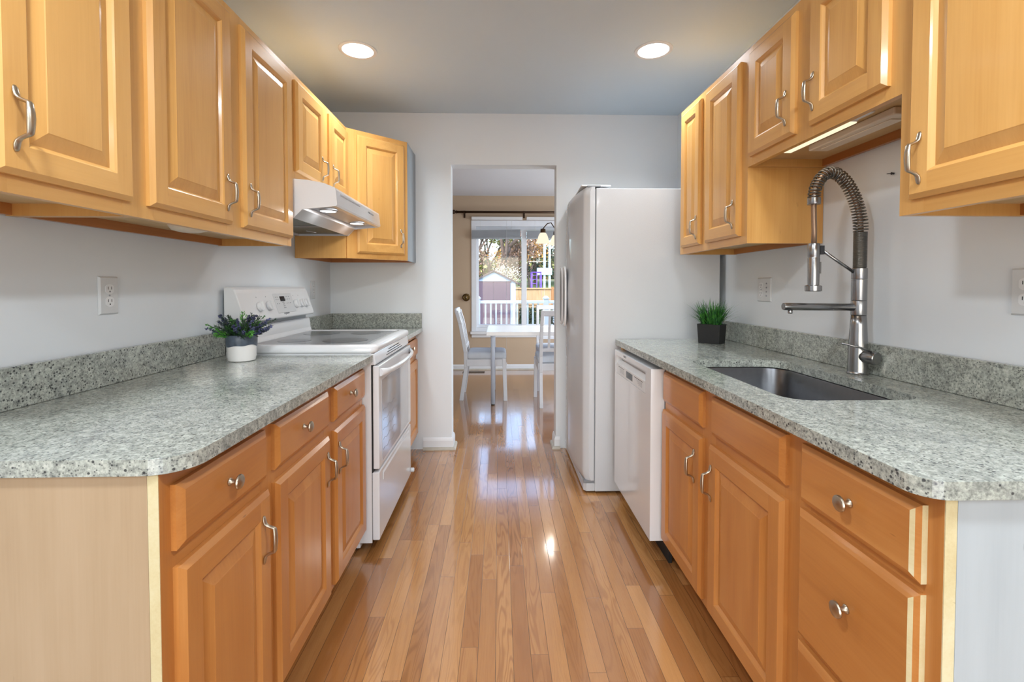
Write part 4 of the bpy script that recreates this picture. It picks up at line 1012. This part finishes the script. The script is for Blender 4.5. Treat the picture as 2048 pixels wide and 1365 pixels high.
# chandelier
HX, HY = .700, 5.0
t = thing('chandelier', 'bronze chandelier with white bell-shaped glass shades hanging over the dining table', 'chandelier', (HX, HY, ZD))
b = MB(); b.lathe([(.06,0),(.06,-.01),(.03,-.03),(.006,-.035)], (HX, HY, ZD), n=24); b.build('canopy', rod_mat, t)
b = MB(); b.tube([(HX, HY, ZD-.03), (HX, HY, 1.93)], .006, 8); b.build('stem', rod_mat, t)
b = MB(); b.lathe([(.0,1.96),(.012,1.95),(.022,1.91),(.014,1.87),(.024,1.83),(.020,1.79),(.008,1.76),(0,1.75)], (HX, HY, 0), n=20); b.build('hub', rod_mat, t)
for k in range(5):
    a = math.radians(180 + 72*k); ca, sa = math.cos(a), math.sin(a); sx, sy = HX+.235*ca, HY+.235*sa
    b = MB(); b.tube([(HX+ca*r_, HY+sa*r_, z_) for r_, z_ in ((.015,1.80),(.05,1.765),(.11,1.80),(.15,1.86),(.19,1.85),(.225,1.81),(.235,1.785))], .0055, 8)
    b.lathe([(.008,1.800),(.026,1.792),(.028,1.765),(.026,1.752)], (sx, sy, 0), n=18); o = b.build('arm', rod_mat, t)
    b = MB(); b.lathe([(.027,1.752),(.038,1.742),(.050,1.715),(.058,1.685),(.072,1.656),(.082,1.645),(.079,1.645),(.068,1.658),(.054,1.688),(.040,1.735),(.024,1.749)], (sx, sy, 0), n=32, cap=False); b.build('lamp_shade', shade_mat, o)
area('chandelier_lamp', (HX, HY, 1.63), (0,0,0), .4, .4, 7, (1,.94,.85), 'DISK')
# curtain rod
t = thing('curtain_rod', 'dark bronze curtain rod above the dining window', 'curtain rod', (.36, YD-.075, 2.222))
b = MB(); b.tube([(-.585, YD-.075, 2.222), (1.30, YD-.075, 2.222)], .0165, 14); b.build('rod', rod_mat, t)
for s_, xx in ((-1,-.585),(1,1.30)):
    b = MB(); b.lathe([(.0165,0),(.024,.004),(.024,.010),(.013,.016),(.020,.024),(.030,.040),(.030,.056),(.020,.072),(.008,.080),(0,.082)], (xx, YD-.075, 2.222), (s_,0,0), 20); b.build('finial', rod_mat, t)
for xx in (-.485, .352, 1.20):
    b = MB(); b.box(xx-.012, xx+.012, YD-.010, YD-.0005, 2.15, 2.25); b.box(xx-.008, xx+.008, YD-.085, YD-.008, 2.190, 2.204); b.tube([(xx, YD-.075+math.cos(q)*.020, 2.222+math.sin(q)*.020) for q in [math.radians(180+180*j/10) for j in range(11)]], .005, 6)
    b.build('bracket', rod_mat, t)
t = thing('curtain_holdback', 'round antique brass rosette on the taupe wall left of the dining window', 'curtain holdback', (-.462, YD, 1.03))
b = MB(); b.lathe([(.020,0),(.020,.012),(.052,.030),(.054,.036),(.050,.042),(.036,.046),(.030,.042),(.012,.044),(0,.046)], (-.462, YD-.0005, 1.03), (0,-1,0), 32); b.build('rosette', brass_mat, t)
b = MB(); b.lathe([(.009,0),(.008,.004),(0,.006)], (-.462, YD-.045, 1.03), (0,-1,0), 14); b.build('centre_stud', nickel, t)
# blinds
for x0_, x1_, lb in ((WX0-.04, .300, 'raised horizontal blind in front of the left window pane'), (.388, WX1+.04, 'raised horizontal blind in front of the right window pane')):
    t = thing('window_blind', lb, 'blind', ((x0_+x1_)/2, YD-.03, 2.12), 'raised blinds at the dining window')
    b = MB(); b.box(x0_, x1_+.03, YD-.058, YD-.014, 2.118, 2.160); b.build('headrail', plastic, t, .002)
    b = MB(); tl = .018 if x0_ < 0 else 0
    for k in range(15):
        z = 1.868 + k*.0068
        b._add([(x0_+.005, YD-.060, z), (x1_-.0, YD-.060, z+tl*k/15), (x1_-.0, YD-.016, z+tl*k/15), (x0_+.005, YD-.016, z), (x0_+.005, YD-.060, z+.0045), (x1_-.0, YD-.060, z+.0045+tl*k/15), (x1_-.0, YD-.016, z+.0045+tl*k/15), (x0_+.005, YD-.016, z+.0045)],
               [(0,1,2,3),(4,5,6,7),(0,1,5,4),(1,2,6,5),(2,3,7,6),(3,0,4,7)])
    b.build('slat_stack', blind_mat, t)
    b = MB(); b.box(x0_+.005, x1_, YD-.062, YD-.014, 1.852, 1.866); b.build('bottom_rail', blind_mat, t, .002)
    for xx in (x0_+.12, x1_-.12):
        b = MB(); b.tube([(xx, YD-.063, 2.12), (xx, YD-.063, 1.96)], .0010, 5); b.tube([(xx, YD-.012, 2.12), (xx, YD-.012, 1.96)], .0010, 5); b.build('cord', plastic, t)
t = thing('blind_cord', 'thin blind cord with a tassel hanging below the window sill', 'cord', (.10, YD-.075, .1))
b = MB(); b.tube([(.105, YD-.068, 2.12), (.105, YD-.070, 1.2), (.105, YD-.072, .12)], .0016, 6); b.build('cord', plastic, t)
b = MB(); b.lathe([(.0015,.12),(.006,.10),(.007,.08),(.004,.072),(0,.07)], (.105, YD-.072, 0), n=12); b.build('tassel', plastic, t)
t = thing('floor_vent', 'brown slotted floor vent below the dining window, left', 'vent', (-.36, 6.50, 0))
b = MB(); b.box(-.50, -.20, 6.435, 6.555, .0005, .004); b.build('frame', rod_mat, t, .001)
b = MB()
for k in range(14): b.box(-.487+k*.0205, -.478+k*.0205, 6.45, 6.54, .0041, .0052)
b.build('louvres', brass_mat, t)

# ================================================================== outdoors
def gz(x, y):
    if y < 24: return -.62
    s_ = min(1, (y-24)/46); return -.62 + 2.9*s_*s_*(3-2*s_) + .02*math.sin(x*.7)*min(1,(y-24)/6)
lawn = NT('lawn'); co = lawn.obj()
col = lawn.ramp(lawn.noise(co, .35, 4), [(.35, srgb(92,112,48)), (.5, srgb(112,124,66)), (.62, srgb(150,140,106)), (.75, srgb(166,152,128))])
lawn.bsdf(Base_Color=col, Roughness=.95)
b = MB(); NX_, NY_ = 40, 50; xs_ = [-45+90*i/NX_ for i in range(NX_+1)]; ys_ = [7.0 + 113*(j/NY_)**1.6 for j in range(NY_+1)]
vs = [(x, y, gz(x, y)) for y in ys_ for x in xs_]; fs = [(j*(NX_+1)+i, j*(NX_+1)+i+1, (j+1)*(NX_+1)+i+1, (j+1)*(NX_+1)+i) for j in range(NY_) for i in range(NX_)]
b._add(vs, fs, 0, True); o = b.build('lawn', lawn.m, recalc=False); o['kind'] = 'structure'
deck_mat = wood('deck_boards', srgb(150,140,128), srgb(136,126,114), srgb(116,106,96), 1, rough=.8, coat=0)
b = MB()
for k in range(26): b.box(-2.4+k*.19, -2.4+k*.19+.183, 6.86, 9.30, -.09, -.06)
struct('deck', b, deck_mat)
# railing
t = thing('deck_railing', 'white vinyl deck railing with square balusters outside the dining window', 'railing', (.25, 9.2, -.06))
RY = 9.2; RT = .905
for xx in (-.415, .915, -2.0, 2.28):
    b = MB(); b.box(xx-.048, xx+.048, RY-.048, RY+.048, -.0595, RT+.03); o = b.build('post', rail_white, t, .003)
    b = MB(); b.rings([(-.0,.0,-.0,.0,0)]*1) if False else None
    b.lathe([(.085,RT+.03),(.088,RT+.036),(.088,RT+.050),(.075,RT+.060),(.052,RT+.075),(.048,RT+.082),(.0,RT+.095)], (xx, RY, 0), n=4, smooth=False)
    b.v = [Matrix.Translation((xx, RY, 0)) @ (Matrix.Rotation(PI/4, 4, 'Z') @ (Matrix.Translation((-xx, -RY, 0)) @ v)) for v in b.v]; b.build('post_cap', rail_white, o)
for x0_, x1_ in ((-1.95,-.463),(-.367,.867),(.963,2.23)):
    b = MB(); b.prism([(RY-.035,RT-.055),(RY-.035,RT-.02),(RY-.03,RT-.005),(RY-.02,RT),(RY+.02,RT),(RY+.03,RT-.005),(RY+.035,RT-.02),(RY+.035,RT-.055)], 'x', x0_, x1_); b.build('top_rail', rail_white, t)
    b = MB(); b.box(x0_, x1_, RY-.025, RY+.025, .02, .065); b.build('bottom_rail', rail_white, t, .002)
    nb = 11; sp = (x1_-x0_)/(nb+1)
    for k in range(1, nb+1):
        xx = x0_ + k*sp; b = MB(); b.box(xx-.016, xx+.016, RY-.016, RY+.016, .06, RT-.05); b.build('baluster', rail_white, t)
# shed
t = thing('garden_shed', 'small pale blue metal shed with dark purple-brown doors and gable roof beyond the deck', 'shed', (-.22, 20.7, -.62))
shed_blue = simple('shed_blue_metal', srgb(140,162,198), .5); shed_door = simple('shed_door_metal', srgb(66,52,72), .5); shed_roof = simple('shed_roof', srgb(62,52,58), .6)
cx, yy = -.225, 20.0; w = .93
b = MB(); 
n_ = 14
for k in range(n_):   # ribbed front wall
    x0_ = cx-w + 2*w*k/n_; x1_ = cx-w + 2*w*(k+1)/n_
    if x1_ < cx-.72 or x0_ > cx+.72: b.box(x0_, x1_-.012, yy, yy+.03, -.62, 1.34)
b.box(cx-w, cx+w, yy+.025, yy+.04, -.62, 1.34)
b.prism([(cx-w,1.34),(cx+w,1.34),(cx,1.78)], 'y', yy+.01, yy+.04)
for k in range(1, 8): 
    x = cx-w + 2*w*k/8; z = 1.78 - abs(x-cx)/w*.44; b.box(x-.008, x+.008, yy-.002, yy+.01, 1.38, z-.02)
b.box(cx-w, cx-w+.03, yy+.03, yy+1.8, -.62, 1.34); b.box(cx+w-.03, cx+w, yy+.03, yy+1.8, -.62, 1.34); b.box(cx-w, cx+w, yy+1.77, yy+1.8, -.62, 1.34)
b.build('walls', shed_blue, t)
for sx, x0_, x1_ in ((-1, cx-.70, cx-.005), (1, cx+.005, cx+.70)):
    b = MB(); b.box(x0_, x1_, yy-.035, yy-.012, -.58, 1.335)
    for k in range(5): xx = x0_ + (x1_-x0_)*(k+.5)/5; b.box(xx-.035, xx+.035, yy-.05, yy-.034, -.56, 1.31)
    b.build('door', shed_door, t)
b = MB(); b.box(cx-.74, cx+.74, yy-.02, yy+.0, 1.335, 1.385); b.build('door_header', shed_roof, t)
for s_ in (-1, 1):
    b = MB(); b.prism([(cx, 1.865), (cx, 1.80), (cx+s_*(w+.16), 1.235), (cx+s_*(w+.19), 1.25), (cx+s_*(w+.19), 1.29)], 'y', yy-.12, yy+1.95); b.build('roof', shed_roof, t)
# fence
fence_mat = wood('cedar_fence', srgb(176,148,114), srgb(158,130,96), srgb(124,98,70), 2, rough=.85, coat=0)
t = thing('wooden_fence', 'tan board fence beyond the shed', 'fence', (3, 23.2, -.62))
b = MB(); xx = -6.0; k = 0
while xx < 9:
    b.box(xx, xx+.135, 23.2, 23.225, -.6, 1.03 + .0*random.random()); xx += .142
b.build('boards', fence_mat, t)
b = MB(); b.box(-6, 9, 23.13, 23.20, 1.03, 1.10); b.box(-6, 9, 23.15, 23.20, .26, .36); b.build('rails', fence_mat, t)
for xx in (-4.9, -2.5, -.1, 2.62, 5.0, 7.4):
    b = MB(); b.box(xx-.055, xx+.055, 23.09, 23.20, -.62, 1.14); b.build('post', wood('fence_post_wood', srgb(150,108,66), srgb(134,94,56), srgb(110,74,42), 2, rough=.85, coat=0) if xx == -4.9 else bpy.data.materials['fence_post_wood'], t)
# climbing frame, then a pale blue block on two posts
t = thing('climbing_frame', 'purple climbing frame on the far lawn beyond the fence', 'climbing frame', (2.6, 34, gz(2.6,34)))
purple = simple('purple_paint', srgb(92,60,170), .5); g0 = gz(2.6,34)-.02
for x_, y_ in ((2.38,34),(2.72,34),(3.05,34),(2.38,35),(3.05,35)):
    b = MB(); b.tube([(x_, y_, g0), (x_, y_, 2.2)], .035, 8); b.build('post', purple, t)
for z_ in (1.35,1.65,1.95,2.18):
    b = MB(); b.tube([(2.38, 34, z_), (2.72, 34, z_)], .022, 8); b.build('rung', purple, t)
b = MB(); b.tube([(2.72,34,2.18),(3.05,34,2.18),(3.05,35,2.18),(2.38,35,2.18),(2.38,34,2.18)], .03, 8); b.build('top_bar', purple, t)
t = thing('pale_blue_block', 'pale blue block raised on two tall pale posts beyond the fence', 'play equipment', (3.6, 36, gz(3.6,36)))
pale = simple('pale_blue_plastic', srgb(176,214,236), .5)
for x_ in (3.46, 3.85):
    b = MB(); b.box(x_-.08, x_+.08, 35.9, 36.06, gz(3.6,36)-.02, 4.35); b.build('post', pale, t)
b = MB(); b.box(2.90, 4.02, 35.75, 36.2, 2.02, 2.55); b.build('block_panel', pale, t, .03)
# trees
bark = simple('bark', srgb(92,78,72), .9, noise_amt=.3, nscale=6)
def tree(label, x, y, h, seed, crown=None, leafcol=None, nleaf=0, lsize=.12, spread=.9, levels=5, name='bare_tree', trunk_r=.22, group='trees beyond the fence'):
    rng = random.Random(seed); z0 = gz(x, y)-.05
    t = thing(name, label, 'tree', (x, y, z0), group); b = MB(); tips = []
    def grow(p, d, l, r, lv):
        pts = [p]; q = p; dd = d.copy(); n = 3
        for k in range(n):
            dd = (dd + Vector((rng.gauss(0,.13), rng.gauss(0,.13), rng.gauss(0,.07)+.03))).normalized(); q = q + dd*l/n; pts.append(q)
        b.tube(pts, [r*(1-.4*k/n) for k in range(n+1)], 6 if lv < 3 else 4, smooth=True)
        tips.append((q, lv))
        if lv >= levels: return
        nb = rng.choice((2,3,3)) if lv > 0 else 4
        for k in range(nb):
            ax = Vector((rng.gauss(0,1), rng.gauss(0,1), rng.gauss(0,.5))).normalized()
            nd = (dd + ax*spread*rng.uniform(.5,1)).normalized()
            if nd.z < -.1: nd.z = .1
            grow(pts[-1] if k < 2 else pts[-2], nd, l*rng.uniform(.62,.85), r*.58, lv+1)
    grow(Vector((x, y, z0)), Vector((0,0,1)), h*.30, trunk_r, 0)
    b.build('trunk', bark, t, recalc=False)
    if nleaf:
        f = MB(); tp = [q for q, lv in tips if lv >= levels-2]
        for k in range(nleaf):
            c_ = rng.choice(tp) + Vector((rng.gauss(0,.35), rng.gauss(0,.35), rng.gauss(0,.3))); s_ = rng.uniform(.5,1)*lsize
            u = Vector((rng.gauss(0,1), rng.gauss(0,1), rng.gauss(0,1))).normalized(); v = u.cross(Vector((rng.gauss(0,1), rng.gauss(0,1), rng.gauss(0,1)))).normalized()
            f._add([c_-u*s_, c_-v*s_*.6, c_+u*s_, c_+v*s_*.6], [(0,1,2,3)])
        f.build('foliage', leafcol, t, recalc=False)
    return t
def conifer(label, x, y, h, r, seed, mat_, name='conifer'):
    rng = random.Random(seed); z0 = gz(x, y)-.05
    t = thing(name, label, 'tree', (x, y, z0), 'trees beyond the fence'); b = MB(); b.tube([(x,y,z0),(x,y,z0+h*.95)], [.2,.03], 6); b.build('trunk', bark, t)
    f = MB()
    for k in range(2600):
        s_ = rng.random(); zz = z0 + h*(.08 + .92*s_); rad = r*(1-s_)**.7*rng.uniform(.55,1.0)*(1+.25*math.sin(s_*40)); a = rng.uniform(0,2*PI)
        c_ = Vector((x+math.cos(a)*rad, y+math.sin(a)*rad, zz)); u = Vector((math.cos(a), math.sin(a), rng.uniform(-.7,.1))).normalized()*rng.uniform(.15,.32); v = Vector((-math.sin(a), math.cos(a), 0))*rng.uniform(.06,.14)
        f._add([c_-u, c_-v, c_+u, c_+v], [(0,1,2,3)])
    f.build('foliage', mat_, t, recalc=False); return t
m_pine = leafmat('pine_needles', srgb(34,52,30), srgb(66,84,44)); m_olive = leafmat('olive_leaves', srgb(104,112,48), srgb(150,150,80))
m_blossom = leafmat('white_blossom', srgb(206,200,176), srgb(240,234,216)); m_orange = leafmat('amber_leaves', srgb(176,124,44), srgb(212,160,80)); m_brush = leafmat('dry_brush', srgb(96,74,60), srgb(140,112,94))
tree('big bare tree with dark spreading branches behind the shed', .15, 42, 15, 3, spread=.95, levels=6, trunk_r=.34)
tree('bare tree with fine grey twigs at the left edge of the window', -2.6, 46, 13, 9, spread=.8, levels=6, trunk_r=.26)
tree('low tree with white blossom behind the shed roof', .6, 36, 3.4, 21, leafcol=m_blossom, nleaf=1100, lsize=.06, levels=4, name='blossoming_tree', trunk_r=.10)
tree('olive-green leafy tree behind the shed', -.6, 50, 11, 33, leafcol=m_olive, nleaf=2600, lsize=.20, levels=4, name='leafy_tree', trunk_r=.2)
conifer('dark evergreen seen through the right window pane', 4.0, 52, 9.5, 2.6, 5, m_pine)
conifer('dark evergreen right of the light posts', 7.2, 54, 10.5, 2.8, 6, m_pine)
tree('amber-leaved tree in front of the dark evergreens', 3.1, 47, 6.5, 44, leafcol=m_orange, nleaf=900, lsize=.16, levels=4, name='leafy_tree', trunk_r=.14)
tree('brown thicket of shrubs behind the shed, left', -2.6, 38, 5.6, 55, leafcol=m_brush, nleaf=2600, lsize=.13, levels=4, name='shrub', trunk_r=.10)
tree('brown thicket of shrubs behind the shed, right', 1.9, 44, 5.5, 56, leafcol=m_brush, nleaf=2600, lsize=.14, levels=4, name='shrub', trunk_r=.10)
rng = random.Random(3); f = MB()
for k in range(9000):
    x = rng.uniform(-14, 16); y = 62 + rng.uniform(0, 4); z = gz(x, y) + rng.random()**1.4*(4.2+1.6*math.sin(x*.9)+math.sin(x*2.3)); c_ = Vector((x, y, z)); s_ = rng.uniform(.15,.45)
    u = Vector((rng.gauss(0,1), rng.gauss(0,.6), rng.gauss(0,1.4))).normalized()*s_; v = u.cross(Vector((rng.gauss(0,1), rng.gauss(0,1), rng.gauss(0,1)))).normalized()*s_*.5
    f._add([c_-u, c_-v, c_+u, c_+v], [(0,1,2,3)], k % 3)
o = f.build('woodland_edge', [m_brush, m_pine, m_olive], recalc=False); tag(o, 'dense brown and green woodland edge at the far end of the lawns', 'woodland'); o['kind'] = 'stuff'
f = MB()
for k in range(1500):
    x = rng.uniform(1.0, 3.4); y = 22.6+rng.uniform(-.25,.25); c_ = Vector((x, y, -.62+rng.random()**1.3*.75)); u = Vector((rng.gauss(0,1), rng.gauss(0,1), rng.gauss(0,1))).normalized()*.09; v = u.cross(Vector((rng.gauss(0,1), rng.gauss(0,1), .3))).normalized()*.05
    f._add([c_-u, c_-v, c_+u, c_+v], [(0,1,2,3)])
tag(f.build('low_shrub', m_pine, recalc=False), 'low dark green shrub at the foot of the fence', 'shrub')
